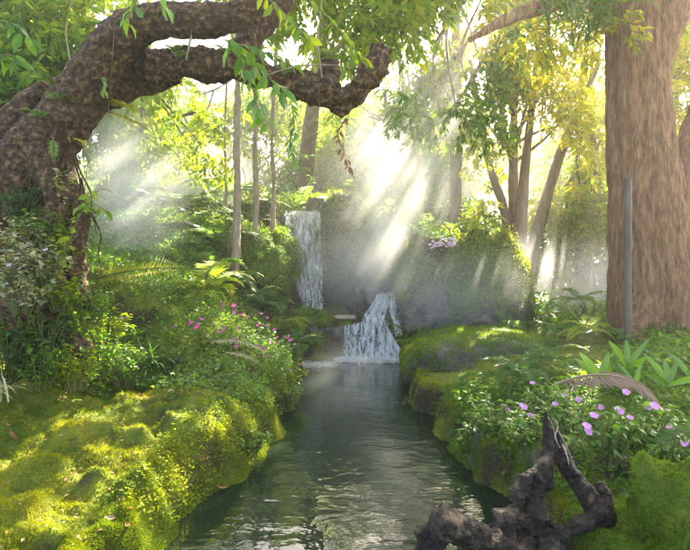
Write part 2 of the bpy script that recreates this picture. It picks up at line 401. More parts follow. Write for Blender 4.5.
# ------------------------------------------------------------------ sun holes in the canopy (leaves left out so sunlight reaches chosen spots)
BEAMS = []      # (point, radius): no leaves near the ray from point to the sun
def beam(p, r): BEAMS.append((np.asarray(p, float), r))
for px, py, Y, r in [(446, 140, 9.5, .24), (415, 180, 9.0, .13), (470, 175, 9.5, .16), (590, 200, 8.0, .10), (125, 175, 6.0, .35), (350, 300, 8.5, .15),
                     (60, 420, 3.6, .22), (140, 500, 2.7, .26), (60, 470, 3., .2), (150, 460, 3.1, .2), (20, 480, 2.8, .2), (190, 450, 3.5, .16), (80, 540, 2.2, .14), (120, 420, 3.7, .14), (30, 530, 2.3, .16), (260, 430, 4.2, .22), (60, 250, 4.3, .3), (100, 290, 4.8, .3),
                     (190, 330, 5.6, .35), (250, 330, 6.0, .35), (450, 345, 6.8, .3), (490, 352, 6.4, .25), (500, 348, 7.2, .45), (535, 345, 6.9, .22), (405, 235, 8.5, .26), (350, 280, 8.4, .24), (470, 300, 8.0, .22), (330, 250, 9.2, .16), (140, 262, 5.6, .18), (210, 280, 6.5, .3), (550, 320, 7.5, .10),
                     (270, 260, 8.6, .5), (410, 300, 8.3, .3), (490, 260, 8.5, .15), (600, 350, 4.5, .2), (660, 345, 5, .25), (170, 220, 8, .5), (570, 435, 2.8, .06),
                     (650, 500, 2.2, .1), (610, 430, 2.6, .12), (40, 190, 4.1, .2)]:
    beam(at(px, py, Y), r)
def sunclear(P, tmin=1.6, k=1.7):
    keep = np.ones(len(P), bool)
    for p, r in BEAMS:
        d = P - p; t = d @ SUN
        q = np.linalg.norm(d - t[:, None] * SUN, axis=1)
        keep &= ~((t > tmin) & (q < r * k * (.8 + .5 * _hash(np.arange(len(P)), np.arange(len(P)) * 7, np.arange(len(P)) * 3, 5))))
    return keep

# ------------------------------------------------------------------ trees
def crown_leaves(mb, clumps, leaf, per, twig=.22, droop=.5, T=T_DIA, aspect=.42, seed=0, twmat=1):
    """clumps: (centre, radius). Twigs spread through each clump, leaves along each twig"""
    for ci, (c, r) in enumerate(clumps):
        nt = max(3, int(per * r * r * 2.1))
        u = unit(rng.normal(size=(nt, 3))); rad = r * rng.random(nt) ** .45
        P0 = c + u * rad[:, None] * np.array([1, 1, .72])
        P0 = P0 + .25 * r * np.stack([vnoise(P0 * 1.7, 1), vnoise(P0 * 1.7, 2), vnoise(P0 * 1.7, 3)], 1)
        keep = (vnoise(P0 * 1.5 / max(.5, r) + seed, 21) > -.42) & sunclear(P0)
        P0 = P0[keep]; u = u[keep]; nt = len(P0)
        if nt == 0: continue
        D = unit(u + rng.normal(size=(nt, 3)) * .7 + np.array([0, 0, -droop]))
        tl = twig * (.6 + .8 * rng.random(nt))
        m = 9
        for k in range(m):
            s = (k + .5) / m
            P = P0 + D * (tl * s)[:, None] + np.array([0, 0, -1]) * (tl * s * s * droop * .5)[:, None]
            side = unit(np.cross(D, rng.normal(size=(nt, 3)) * .4 + np.array([0, 0, 1.]))) * (1 if k % 2 else -1)
            dd = unit(side + D * .6 + np.array([0, 0, -droop * .8]) + rng.normal(size=(nt, 3)) * .3)
            up = unit(np.array([0, 0, 1.]) + rng.normal(size=(nt, 3)) * .45)
            L = leaf * (.65 + .6 * rng.random(nt))
            leaves(mb, P, dd, up, L, L * aspect, T)
        # twigs as thin blades
        leaves(mb, P0, D, np.array([.3, .4, 1]), tl * 1.1, .012, T_BLADE, R=.3, mat=twmat)

def clump_fill(cx, cy, cz, rx, ry, rz, n, r, seed=0):
    g = np.random.default_rng(seed + 100)
    out = []
    for _ in range(n):
        u = unit(g.normal(size=3)) * g.random() ** .4
        out.append((np.array([cx + u[0] * rx, cy + u[1] * ry, cz + u[2] * rz]), r * (.7 + .6 * g.random())))
    return out

def box_fill(px0, px1, py0, py1, Y0, Y1, n, r, seed=0):
    g = np.random.default_rng(seed + 500)
    out = []
    for k in range(n):
        Y = g.uniform(Y0, Y1)
        out.append((at(g.uniform(px0, px1), g.uniform(py0, py1), Y), r * (.7 + .6 * g.random())))
    return out

def tree(label, base, top, r0, clumps, leafmatn, bark='bark_bg', leaf=.12, per=60, group='trees behind the waterfall garden', limbs=True, wig=.25, sides=10,
         name='garden_tree', extra=None, aspect=.42, droop=.5, cat='tree', T=T_DIA, nlimb=12):
    base = np.asarray(base, float); top = np.asarray(top, float)
    root = empty(name, base, label, cat, group)
    mb = MB(); g = np.random.default_rng(int(abs(base[0] * 100)) + 3)
    mid = (base + top) / 2 + g.normal(size=3) * wig * np.array([1, 1, .2])
    tube(mb, [base - [0, 0, .3], base + (mid - base) * .1, mid, top], [r0 * 1.7, r0 * 1.1, r0 * .8, r0 * .35], n=26, sides=sides, amp=r0 * .22, freq=3, seed=int(r0 * 100), flute=.06)
    if limbs and clumps:
        idx = g.permutation(len(clumps))[:nlimb]
        for i in idx:
            c, r = clumps[i]; s = g.uniform(.4, .95)
            st = mid * (1 - (s - .4) / .6) + top * ((s - .4) / .6) if s > .4 else mid
            m2 = (st + c) / 2 + g.normal(size=3) * .18 + [0, 0, .15]
            tube(mb, [st, m2, c], [r0 * .34, r0 * .2, r0 * .06], n=10, sides=6, amp=r0 * .06, freq=4, seed=i)
    if extra:
        for pts, rr in extra: tube(mb, pts, rr, n=18, sides=8, amp=max(rr) * .22, freq=4, seed=len(pts))
    mb.shift(base).build('trunk', bark, root, smooth=True)
    if clumps:
        mb = MB(); crown_leaves(mb, clumps, leaf, per, droop=droop, aspect=aspect, T=T)
        mb.shift(base).build('crown', [leafmatn, 'stem_brown'], root)
    return root

def gz(px, Y): # ground point below pixel column
    x = (px - HX) / F * Y; return np.array([x, Y, float(H(x, Y, False))])

# background trees -------------------------------------------------
tree('bright leafy tree at upper left behind the arching limb', gz(-40, 8.5), at(10, -60, 7.8), .16,
     box_fill(-60, 120, -40, 120, 6.2, 8.6, 26, .62, 1), 'leaf_lime', leaf=.13, per=95, droop=.7)
tree('low yellow-green tree seen under the left limb', gz(95, 9.6), at(150, 60, 8.6), .12,
     box_fill(95, 225, 75, 165, 7.8, 9.6, 16, .55, 2), 'leaf_lime', leaf=.12, per=85)
tree('tall dark-leaved tree at far left edge', gz(-70, 6.5), at(-60, -80, 6.5), .18,
     box_fill(-120, 20, -60, 190, 5.8, 7.5, 18, .6, 3), 'leaf_green', leaf=.13, per=90)
tree('light green tree filling the top centre', gz(300, 12.5), at(350, -120, 9.5), .18,
     box_fill(255, 420, -110, 60, 6.2, 9.0, 26, .6, 4) , 'leaf_lime', leaf=.14, per=80, droop=.9)
tree('green tree right of the forked limb end', gz(455, 11.5), at(455, -60, 10), .14,
     box_fill(395, 500, -60, 120, 7.6, 10.5, 26, .65, 5), 'leaf_green', leaf=.14, per=85, droop=.7)
mt = gz(517, 11.0)
tree('multi-trunked tree with golden crown in the right background', mt, at(515, 60, 11), .13,
     box_fill(430, 610, -30, 150, 9.5, 12.5, 36, .75, 6) + box_fill(430, 600, 140, 225, 10.5, 12.5, 12, .5, 16), 'leaf_gold', leaf=.13, per=80,
     extra=[([mt + [.1, 0, .1], at(535, 240, 11), at(562, 150, 11), at(600, 60, 11.4)], [.15, .14, .10, .06]),
            ([mt + [.1, 0, .3], at(522, 210, 11), at(528, 140, 10.8), at(540, 30, 11)], [.15, .12, .09, .05]),
            ([mt + [-.1, 0, .1], at(505, 215, 11.2), at(488, 160, 11.2), at(470, 60, 11.2)], [.13, .1, .08, .05])])
tree('golden leafy tree behind the big trunk at right edge', gz(700, 11.5), at(690, 0, 11.5), .2,
     box_fill(630, 760, -40, 200, 9.8, 12.5, 30, .75, 7) + box_fill(640, 740, 180, 260, 11, 12.5, 6, .5, 17), 'leaf_gold', leaf=.13, per=80,
     extra=[([at(700, 175, 9.5), at(670, 160, 9.3), at(640, 145, 9.2)], [.1, .09, .07])])
tree('yellow-green tree between the forked trunks and big tree', gz(585, 13.5), at(580, 40, 13), .16,
     box_fill(530, 640, 60, 240, 12.2, 14.5, 26, .8, 8), 'leaf_lime', leaf=.14, per=75)
tree('far hazy tree above the waterfall lip', gz(300, 15), at(300, 120, 15), .14,
     box_fill(235, 345, 100, 215, 13, 16, 34, .8, 9), 'leaf_lime', leaf=.14, per=65)
tree('far hazy tree left of the pale hanging roots', gz(190, 14), at(190, 130, 14), .14,
     box_fill(120, 245, 105, 210, 12, 15, 28, .8, 10), 'leaf_green', leaf=.14, per=65)
tree('hazy tree standing over the right rock mounds', gz(415, 13), at(410, 110, 13), .15,
     box_fill(330, 470, 85, 225, 11.5, 14.5, 44, .85, 11), 'leaf_green', leaf=.14, per=75,
     extra=[([gz(425, 13), at(430, 200, 13), at(450, 110, 13)], [.12, .1, .06])])
tree('added unseen tree whose crown hides sky from the pond', gz(-120, 9.5), at(120, -250, 8.5), .2,
     clump_fill(-.3, 8.2, 7.3, 3.2, 2.0, 1.2, 34, .8, 91) , 'leaf_lime', leaf=.13, per=42)  # out-of-view crown added to cut bright sky reflections in the pond
tree('pale leafy tree directly above the waterfall mist', gz(390, 11.2), at(385, 90, 11), .09,
     box_fill(340, 420, 90, 200, 10.8, 12, 20, .55, 93), 'leaf_lime', leaf=.11, per=95)
tree('slim tree leaning behind the limb fork', gz(440, 12), at(395, 40, 11), .1,
     box_fill(345, 480, 20, 150, 9.8, 12.5, 34, .65, 92), 'leaf_lime', leaf=.12, per=85)
# high canopy added to shade the garden (mostly above the frame)
tree('tall tree added for shade, its high crown over the pond', gz(760, 8.0), at(720, -220, 8.5), .3,
     clump_fill(4.2, 10.5, 8.2, 4.2, 3.0, 1.4, 34, .9, 12), 'leaf_lime', leaf=.15, per=38)
tree('slender tree added at back, its high crown for shade', gz(450, 16), at(440, -200, 15), .22,
     clump_fill(2.0, 14.5, 9.6, 4.0, 2.4, 1.5, 22, 1.0, 13), 'leaf_gold', leaf=.15, per=35)
for k, (px, Y, lab) in enumerate([(-20, 20, 'far pale tree at the left skyline'), (90, 22, 'far pale tree second from the left skyline'),
                                  (470, 19, 'far pale tree behind the forked trunks'), (560, 18, 'far pale tree seen through the misty gap'),
                                  (650, 19, 'far pale tree behind the big trunk'), (740, 17, 'far pale tree at the right skyline'),
                                  (378, 17, 'far pale tree straight above the cascade'), (300, 18, 'far pale tree behind the slender pale root'), (205, 19, 'far pale tree behind the thickest pale root'), (425, 16, 'far pale tree right of the mist shafts')]):
    b = gz(px, Y); cz = 3.4 + (k > 1) * 1.0
    tree(lab, b, b + [0, 0, cz + 1], .18, clump_fill(b[0], Y, cz, 2.2, 1.2, 2.6, 22, .95, 30 + k), ['leaf_green', 'leaf_lime', 'leaf_gold'][k % 3], leaf=.17, per=50,
         name='far_tree', group='far trees fading into the haze')

GB = 'shrubs at the back of the garden'
for k, (px, py, Y, w_, h_, mat_, lab) in enumerate([(545, 262, 12.5, 1.3, .9, 'leaf_green', 'dark shrub behind the forked trunks'), (600, 258, 12.0, 1.1, .9, 'leaf_gold', 'golden shrub seen left of the pole'),
        (665, 262, 12.5, 1.4, 1.0, 'leaf_green', 'shrub behind the base of the big trunk'), (500, 250, 13, 1.2, 1.0, 'leaf_lime', 'lime shrub left of the forked trunks'),
        (720, 255, 11.5, 1.2, 1.1, 'leaf_lime', 'lime shrub at the right edge behind the trunk'), (365, 205, 12.0, 1.2, .9, 'leaf_lime', 'lime shrub over the middle creeper mound'),
        (420, 205, 12.5, 1.2, 1.0, 'leaf_green', 'green shrub above the right creeper mounds'), (320, 190, 13.5, 1.3, .9, 'leaf_green', 'hazy shrub behind the waterfall lip'),
        (240, 185, 12.5, 1.2, .8, 'leaf_green', 'hazy shrub behind the pale hanging roots'), (160, 175, 13, 1.4, .8, 'leaf_lime', 'hazy lime shrub on the left skyline'),
        (465, 225, 11, .8, .7, 'leaf_lime', 'bright shrub just behind the pink blossom')]):
    c_ = at(px, py, Y); b_ = np.array([c_[0], Y, float(H(c_[0], Y, False))])
    ro = empty('background_shrub', b_, lab, 'shrub', GB); mb = MB()
    for q in range(5): tube(mb, [b_ - [0, 0, .1], (b_ + c_) / 2 + rng.normal(size=3) * .2, c_ + rng.normal(size=3) * [w_ * .4, .3, h_ * .4]], [.05, .035, .01], n=8, sides=5)
    mb.shift(b_).build('stems', 'bark_bg', ro, smooth=True)
    mb = MB(); crown_leaves(mb, clump_fill(c_[0], Y, (c_[2] + b_[2]) / 2 + .2, w_, .5, max(h_, (c_[2] - b_[2]) * .7), 12, .55, 60 + k), .12, 90)
    mb.shift(b_).build('crown', [mat_, 'stem_brown'], ro)

# ------------------------------------------------------------------ the big tree on the right
def big_tree():
    Y = 6.6
    b = gz(655, Y); b[2] = .3
    root = empty('big_tree', b, 'massive brown tree trunk rising at the right', 'tree')
    mb = MB()
    P = [at(672, 420, Y), at(664, 345, Y), at(656, 290, Y), at(646, 200, Y), at(638, 110, Y), at(636, 20, Y), at(638, -80, Y), at(644, -220, Y + .3)]
    R_ = [.92, .64, .54, .42, .36, .34, .36, .30]
    tube(mb, P, R_, n=230, sides=220, amp=.038, freq=9, seed=4, flute=.055, nflute=7, rid=True, zs=.22)
    # buttress / second stem on the right
    tube(mb, [at(704, 400, Y - .1), at(694, 320, Y), at(684, 220, Y), at(692, 140, Y + .2), at(716, 70, Y + .3)], [.5, .36, .24, .16, .13], n=120, sides=80, amp=.035, freq=9, seed=8, flute=.06, rid=True, zs=.22)
    # limb going up right
    tube(mb, [at(640, 90, Y), at(658, 40, Y - .1), at(680, 5, Y - .2), at(715, -40, Y - .3)], [.3, .24, .2, .16], n=30, sides=24, amp=.03, freq=6, seed=9, rid=True)
    # limb reaching left over the water
    tube(mb, [at(630, 30, Y), at(590, -10, Y), at(545, 5, Y - .2), at(505, 20, Y - .3), at(470, 40, Y - .5)], [.25, .17, .11, .07, .03], n=30, sides=16, amp=.02, freq=6, seed=10, rid=True)
    for k, (x0, x1) in enumerate([(648, 606), (652, 645), (682, 715), (650, 628)]):
        tube(mb, [at(x0, 300, Y - .25), at((x0 + x1) / 2, 345, Y - .5), at(x1, 372, Y - .8 - .1 * k)], [.22, .13, .05], n=16, sides=12, amp=.04, freq=6, seed=20 + k, rid=True)
    mb.shift(b).build('trunk', 'bark_big', root, smooth=True)
    mb = MB()
    cl = clump_fill(at(640, -170, Y)[0], Y - .2, 7.6, 2.6, 2.0, 1.0, 26, .8, 77) + box_fill(500, 610, -60, 60, 6.0, 7.2, 12, .42, 78) + box_fill(640, 700, -30, 60, 7, 8, 5, .4, 79)
    crown_leaves(mb, cl, .13, 70, droop=.7)
    mb.shift(b).build('crown', ['leaf_gold', 'stem_brown'], root)
    # hanging strap-leaf epiphyte
    c = at(580, 20, Y - .3)
    o = empty('hanging_epiphyte', c, 'long strap-leaved epiphyte hanging left of the big trunk', 'epiphyte')
    mb = MB(); n = 130
    A = rng.uniform(0, 6.28, n)
    Pp = c + rng.normal(size=(n, 3)) * [.22, .12, .16]
    blades(mb, Pp, A, rng.uniform(.5, 1.2, n), .035, lean=rng.uniform(.3, 1.2, n), droop=rng.uniform(1.6, 2.4, n), seg=6)
    mb.shift(c).build('foliage', 'leaf_green', o)
    return root
big_tree()

# pole in front of the big tree
def pole():
    a = at(627, 180, 5.7); b = at(627, 350, 5.7); b[2] = .2
    o = empty('garden_pole', b, 'slim grey metal pole standing before the big trunk', 'pole')
    mb = MB(); tube(mb, [b, (a + b) / 2 + [.008, 0, 0], a + [.012, 0, 0]], .038, n=40, sides=20, amp=0.004, freq=9); mb.shift(b).build('shaft', 'pole_metal', o, smooth=True)
    a = a + [.012, 0, 0]; mb = MB(); tube(mb, [a + [0, 0, .003], a + [0, 0, .02], a + [0, 0, .028]], [.042, .04, .02], n=8, sides=20); mb.shift(b).build('cap', 'pole_metal', o, smooth=True)
pole()

# aerial roots / thin hanging stems in the left middle distance
for k, (x0, y0, x1, y1, Y, r, lab) in enumerate([
        (239, 95, 234, 262, 7.6, .055, 'thickest pale hanging root, leftmost above the round shrub'),
        (256, 130, 254, 240, 8.2, .04, 'pale bushy hanging root right of the thickest one'),
        (277, 108, 272, 232, 8.8, .035, 'slender pale root nearest the waterfall'),
        (229, 112, 224, 215, 8.8, .022, 'thin pale root left of the thickest one')]):
    b = at(x1, y1, Y); a = at(x0, y0, Y); a[2] += 1.2
    o = empty('hanging_root', b, lab, 'hanging root', 'pale roots hanging above the left hillside')
    mb = MB(); m_ = (a + b) / 2 + [rng.normal() * .05, 0, 0]
    tube(mb, [b - [0, 0, .5], b + (m_ - b) * .4 + [.03, 0, 0], m_, a], [r * 1.3, r, r * .9, r * .8], n=40, sides=12, amp=r * .6, freq=7, seed=k)
    for _ in range(int(24)):
        s = rng.random(); p = b * (1 - s) + a * s + rng.normal(size=3) * [.05, .05, 0]
        tube(mb, [p, p + [rng.normal() * .04, 0, -.2], p + [rng.normal() * .06, 0, -.45]], [.006, .005, .002], n=5, sides=4, cap=False)
    mb.shift(b).build('root_strand', 'bark_pale', o, smooth=True)

# ------------------------------------------------------------------ rocks
def ico(sub):
    me = bpy.data.meshes.new('tmp'); import bmesh
    bm = bmesh.new(); bmesh.ops.create_icosphere(bm, subdivisions=sub, radius=1)
    V = np.array([v.co[:] for v in bm.verts]); Fc = np.array([[v.index for v in f.verts] for f in bm.faces]); bm.free()
    bpy.data.meshes.remove(me); return V, Fc
ICO = {s: ico(s) for s in (3, 4, 5)}
def rock_disp(u, rad, seed, amp, boxy=.0):
    rad = np.asarray(rad, float)
    v = u.copy()
    if boxy: v = v / (np.abs(v).max(-1, keepdims=True) ** boxy)
    X = v * rad
    X = X * (1 + .10 * amp * (ridge(X * 6 + seed, 2, seed + 8) + fbm(X * 9, 2, seed))[..., None])
    n = fbm(X * 1.6 + seed, 4, seed) + .6 * ridge(X * 2.6 + seed, 3, seed + 3) - .2
    return X * (1 + amp * n[..., None] / np.maximum(.3, rad.mean()) * .6) + unit(u) * (.02 * fbm(X * 12, 3, seed + 5))[..., None]
def rock_mesh(mb, c, rad, seed, amp=.3, sub=5, boxy=0.):
    V, Fc = ICO[sub]; mb.add(rock_disp(V, rad, seed, amp, boxy) + c, Fc)
def rock_cover(mb, c, rad, seed, amp, n, L, W, mode='leaf', boxy=0., zmin=-.4, thick=.09):
    u = unit(rng.normal(size=(n, 3))); u = u[u[:, 2] > zmin]; n = len(u)
    P = rock_disp(u, rad, seed, amp, boxy) + c
    Nn = unit(u / np.asarray(rad))
    tone = np.clip(.5 + .5 * fbm(P * 2.2, 3, seed) + rng.normal(size=n) * .18, 0, 1)
    if mode == 'leaf':
        P = P + Nn * (rng.uniform(0, thick, n) * (1 + 2.2 * fbm(P * 4, 2, seed)))[:, None]
        D = unit(Nn * .5 + np.array([0, 0, -.5]) + rng.normal(size=(n, 3)) * .7)
        leaves(mb, P, D, unit(Nn + rng.normal(size=(n, 3)) * .4), L * rng.uniform(.6, 1.3, n), W * rng.uniform(.7, 1.2, n), R=tone)
    else:
        D = unit(Nn + rng.normal(size=(n, 3)) * .55)
        leaves(mb, P - Nn * .004, D, rng.normal(size=(n, 3)), L * rng.uniform(.5, 1.4, n), W, T_BLADE, R=tone)

def boulder(label, c, rad, seed, mat='rock', cover=None, covmat='creeper', amp=.3, boxy=0., name='boulder', cat='rock', group=None, n=6000, L=.03, W=.02, mode='leaf', covname='creeper_cover', zmin=-.4, thick=.09):
    base = np.array([c[0], c[1], c[2] - rad[2]])
    root = empty(name, base, label, cat, group)
    mb = MB(); rock_mesh(mb, c, rad, seed, amp, boxy=boxy); mb.shift(base).build('stone', mat, root, smooth=True)
    if cover:
        mb = MB(); rock_cover(mb, c, rad, seed, amp, n, L, W, mode, boxy, zmin, thick); mb.shift(base).build(covname, covmat, root)
    return root

G1 = 'creeper-clad mounds of the waterfall cliff'
boulder('round green shrub mound left of the upper waterfall', at(255, 268, 8.3), (.42, .45, .55), 31, cover=1, n=9000, L=.04, W=.028, name='creeper_mound', group=G1, cat='mound', mat='moss_rock')
boulder('narrow creeper mound against the left rim of the fall', at(282, 262, 9.0), (.28, .4, .78), 33, cover=1, n=8000, L=.04, W=.028, name='creeper_mound', group=G1, cat='mound', mat='moss_rock')
boulder('tall olive creeper mound between the two falls', at(340, 255, 9.9), (.62, .6, 1.1), 35, cover=1, covmat='creeper_olive', n=13000, L=.04, W=.028, name='creeper_mound', group=G1, cat='mound')
boulder('drooping creeper mound right of the lower cascade', at(415, 285, 8.9), (.42, .45, .75), 37, cover=1, covmat='creeper_olive', n=11000, L=.04, W=.028, name='creeper_mound', group=G1, cat='mound', mat='moss_rock')
boulder('wide creeper mound under the pink flowers', at(488, 292, 8.6), (.66, .55, .96), 39, cover=1, covmat='creeper_olive', n=15000, L=.04, W=.028, name='creeper_mound', group=G1, cat='mound', mat='moss_rock')
boulder('creeper mound high behind the right rocks', at(395, 225, 10.3), (.6, .5, .55), 41, cover=1, covmat='creeper', n=9000, L=.045, W=.03, name='creeper_mound', group=G1, cat='mound', mat='moss_rock')
boulder('low leafy mound left of the round shrub', at(205, 255, 8.6), (.75, .6, .62), 43, cover=1, covmat='creeper', n=14000, L=.045, W=.03, name='creeper_mound', group=G1, cat='mound', mat='moss_rock')
boulder('creeper mound hidden in mist above the lower cascade', at(372, 258, 9.55), (.42, .4, .8), 45, cover=1, covmat='creeper_olive', n=10000, L=.04, W=.028, name='creeper_mound', group=G1, cat='mound', mat='moss_rock')
G2 = 'bare wet rocks of the cascade'
boulder('dark wet ledge rock below the upper waterfall', at(322, 345, 8.45), (.42, .35, .38), 51, mat='rock_wet', boxy=.5, group=G2)
boulder('dark square stone beside the waterfall lip', at(316, 207, 9.9), (.17, .2, .17), 52, mat='rock', boxy=.8, amp=.12, group=G2)
boulder('wet rock split by the lower cascade', at(372, 338, 8.45), (.3, .3, .3), 53, mat='rock_wet', boxy=.3, group=G2)
boulder('upper wet rock the lower cascade pours over', at(382, 300, 9.0), (.5, .4, .35), 54, mat='rock_wet', boxy=.3, group=G2)
boulder('shadowed rock face right of the lower cascade', at(438, 320, 8.75), (.62, .4, .68), 55, mat='rock_wet', boxy=.5, group=G2)
boulder('dark rock face behind the upper waterfall', at(304, 268, 9.95), (.6, .35, 1.0), 56, mat='rock_wet', boxy=.6, group=G2)
boulder('low dark rock under the wide creeper mound', at(500, 330, 8.3), (.75, .4, .42), 57, mat='rock_wet', boxy=.5, group=G2)
o = boulder('flat pale stone slab on the ledge between falls', at(345, 317, 8.3), (.17, .16, .024), 58, mat='slab', boxy=.5, amp=.1, name='stone_slab', group=G2)
# moss boulders
boulder('broad moss-topped rock jutting into the pond at right', at(480, 366, 6.55), (1.02, .9, .46), 61, mat='rock', cover=1, covmat='moss_fuzz_green', covname='moss_cover', n=90000, L=.028, W=.008, mode='fuzz', amp=.2, boxy=.35, name='mossy_boulder', zmin=-.05)
boulder('bright mossy boulder in the bottom right corner', at(684, 562, 2.05), (.30, .32, .33), 63, mat='moss_rock', cover=1, covmat='moss_fuzz_green', covname='moss_cover', n=90000, L=.013, W=.0055, mode='fuzz', amp=.9, name='mossy_boulder', zmin=-.2)
boulder('dark earthy rock under the lilac flowers at right', at(605, 492, 3.2), (.62, .5, .42), 65, mat='rock', cover=1, covmat='moss_fuzz_green', covname='moss_cover', n=30000, L=.03, W=.006, mode='fuzz', amp=.25, name='mossy_boulder', zmin=.0)
boulder('shaded mossy rock between pond and lilac flowers', at(505, 470, 3.95), (.42, .36, .30), 66, mat='rock', cover=1, covmat='moss_fuzz_green', covname='moss_cover', n=30000, L=.03, W=.006, mode='fuzz', amp=.25, name='mossy_boulder', zmin=.0)

# ------------------------------------------------------------------ waterfalls
def fall(name, label, segs, n, seed, w0=.010):
    """segs: list of (left pt, right pt) rows from top to bottom"""
    g = np.random.default_rng(seed); mb = MB()
    rows = np.array(segs, float)
    for _ in range(n):
        u = np.clip(g.random() ** 1.0, 0, 1)
        s0 = g.random() ** 1.2 * .8; s1 = min(1, s0 + g.uniform(.08, .5))
        if g.random() < .35: s0, s1 = 0, g.uniform(.3, 1)
        k = 12; S = np.linspace(s0, s1, k) * (len(rows) - 1)
        i = np.minimum(S.astype(int), len(rows) - 2); t = (S - i)[:, None]
        uu = u + .05 * np.cumsum(g.normal(size=k)) / 3
        uu = np.clip(uu, -.03, 1.03)[:, None]
        A = rows[i, 0] * (1 - t) + rows[i + 1, 0] * t; B = rows[i, 1] * (1 - t) + rows[i + 1, 1] * t
        P = A * (1 - uu) + B * uu
        P = P + g.normal(size=3) * [0, .03, 0] + g.normal(size=(k, 3)) * .008
        r = w0 * .26 * g.uniform(.3, 1.4) * np.sin(np.linspace(.25, np.pi - .15, k)) ** .7
        tube(mb, P, r, n=14, sides=5, cap=False, R=0)
    # veils: two rippled sheets with torn edges
    for q in range(3):
        nu, nv = 40, 90
        S = np.linspace(0, 1, nv) * (len(rows) - 1 - 1e-6); i = S.astype(int); t = (S - i)[:, None]
        A = rows[i, 0] * (1 - t) + rows[i + 1, 0] * t; B = rows[i, 1] * (1 - t) + rows[i + 1, 1] * t
        uu = np.linspace(-.02, 1.02, nu)[:, None, None]
        V = A[None] * (1 - uu) + B[None] * uu
        V[..., 1] += .03 * q + .05 * fbm(V * [14, 1, 3], 3, seed + q)
        V = V.reshape(-1, 3); a_ = np.arange(nu - 1)[:, None] * nv; b_ = np.arange(nv - 1)[None]
        mb.add(V, np.stack([a_ + b_, a_ + nv + b_, a_ + nv + b_ + 1, a_ + b_ + 1], -1).reshape(-1, 4), 0, 1)
    # droplets
    m = n * 14
    uu = g.random(m)[:, None]; S = g.random(m) ** .8 * (len(rows) - 1); i = np.minimum(S.astype(int), len(rows) - 2); t = (S - i)[:, None]
    P = (rows[i, 0] * (1 - t) + rows[i + 1, 0] * t) * (1 - uu) + (rows[i, 1] * (1 - t) + rows[i + 1, 1] * t) * uu
    P = P + g.normal(size=(m, 3)) * [.03, .06, .02]
    leaves(mb, P, unit(np.array([0, 0, -1]) + g.normal(size=(m, 3)) * .25), g.normal(size=(m, 3)), g.uniform(.012, .05, m), g.uniform(.004, .012, m))
    tag(mb.build(name, ['falling_water', 'water_veil'], smooth=True), label, None, None, 'structure')
fall('upper_waterfall', 'tall thin upper waterfall over the ledge', [(at(288, 211, 9.75), at(318, 211, 9.75)), (at(285, 214, 9.5), at(319, 213, 9.5)), (at(286, 222, 9.38), at(320, 222, 9.38)), (at(290, 255, 9.3), at(321, 255, 9.3)),
      (at(297, 285, 9.2), at(322, 285, 9.2)), (at(306, 310, 9.0), at(322, 312, 9.0))], 110, 1)
fall('lower_cascade', 'lower cascade spreading over wet rock', [(at(383, 285, 8.75), at(391, 285, 8.75)), (at(375, 300, 8.45), at(389, 300, 8.5)), (at(362, 320, 8.12), at(384, 320, 8.2)),
      (at(360, 336, 8.0), at(394, 340, 7.98)), (at(349, 361, 7.85), at(408, 361, 7.85))], 90, 2, .011)
fall('side_trickle', 'thin side trickle right of the cascade', [(at(388, 286, 8.7), at(393, 286, 8.7)), (at(390, 310, 8.4), at(396, 310, 8.4)), (at(396, 335, 8.2), at(402, 335, 8.2))], 30, 3)
fall('ledge_spill', 'left spill line of the cascade', [(at(345, 325, 8.12), at(360, 323, 8.12)), (at(344, 340, 8.0), at(356, 342, 8.0)), (at(345, 358, 8.0), at(356, 360, 8.0))], 22, 4)
# foam where the cascade meets the pond
mb = MB(); n = 2600
a = rng.uniform(0, 6.28, n); q = rng.random(n) ** .5
P = np.stack([.46 + q * np.cos(a) * .60, 7.86 + q * np.sin(a) * .22, .012 + .05 * rng.random(n) ** 3], 1)
leaves(mb, P, unit(np.stack([rng.normal(size=n), rng.normal(size=n), .15 * rng.normal(size=n)], 1)), np.array([0, 0, 1.]), rng.uniform(.02, .09, n), rng.uniform(.01, .04, n), T_PETAL)
n = 500
P = np.stack([-.45 + rng.normal(size=n) * .14, 7.55 + rng.normal(size=n) * .12, .012 + .01 * rng.random(n)], 1)
leaves(mb, P, unit(np.stack([rng.normal(size=n), .4 * rng.normal(size=n), .05 * rng.normal(size=n)], 1)), np.array([0, 0, 1.]), rng.uniform(.02, .09, n), rng.uniform(.005, .02, n), T_PETAL)
tag(mb.build('foam', 'falling_water'), 'white foam where the cascade meets the pond', None, None, 'stuff')

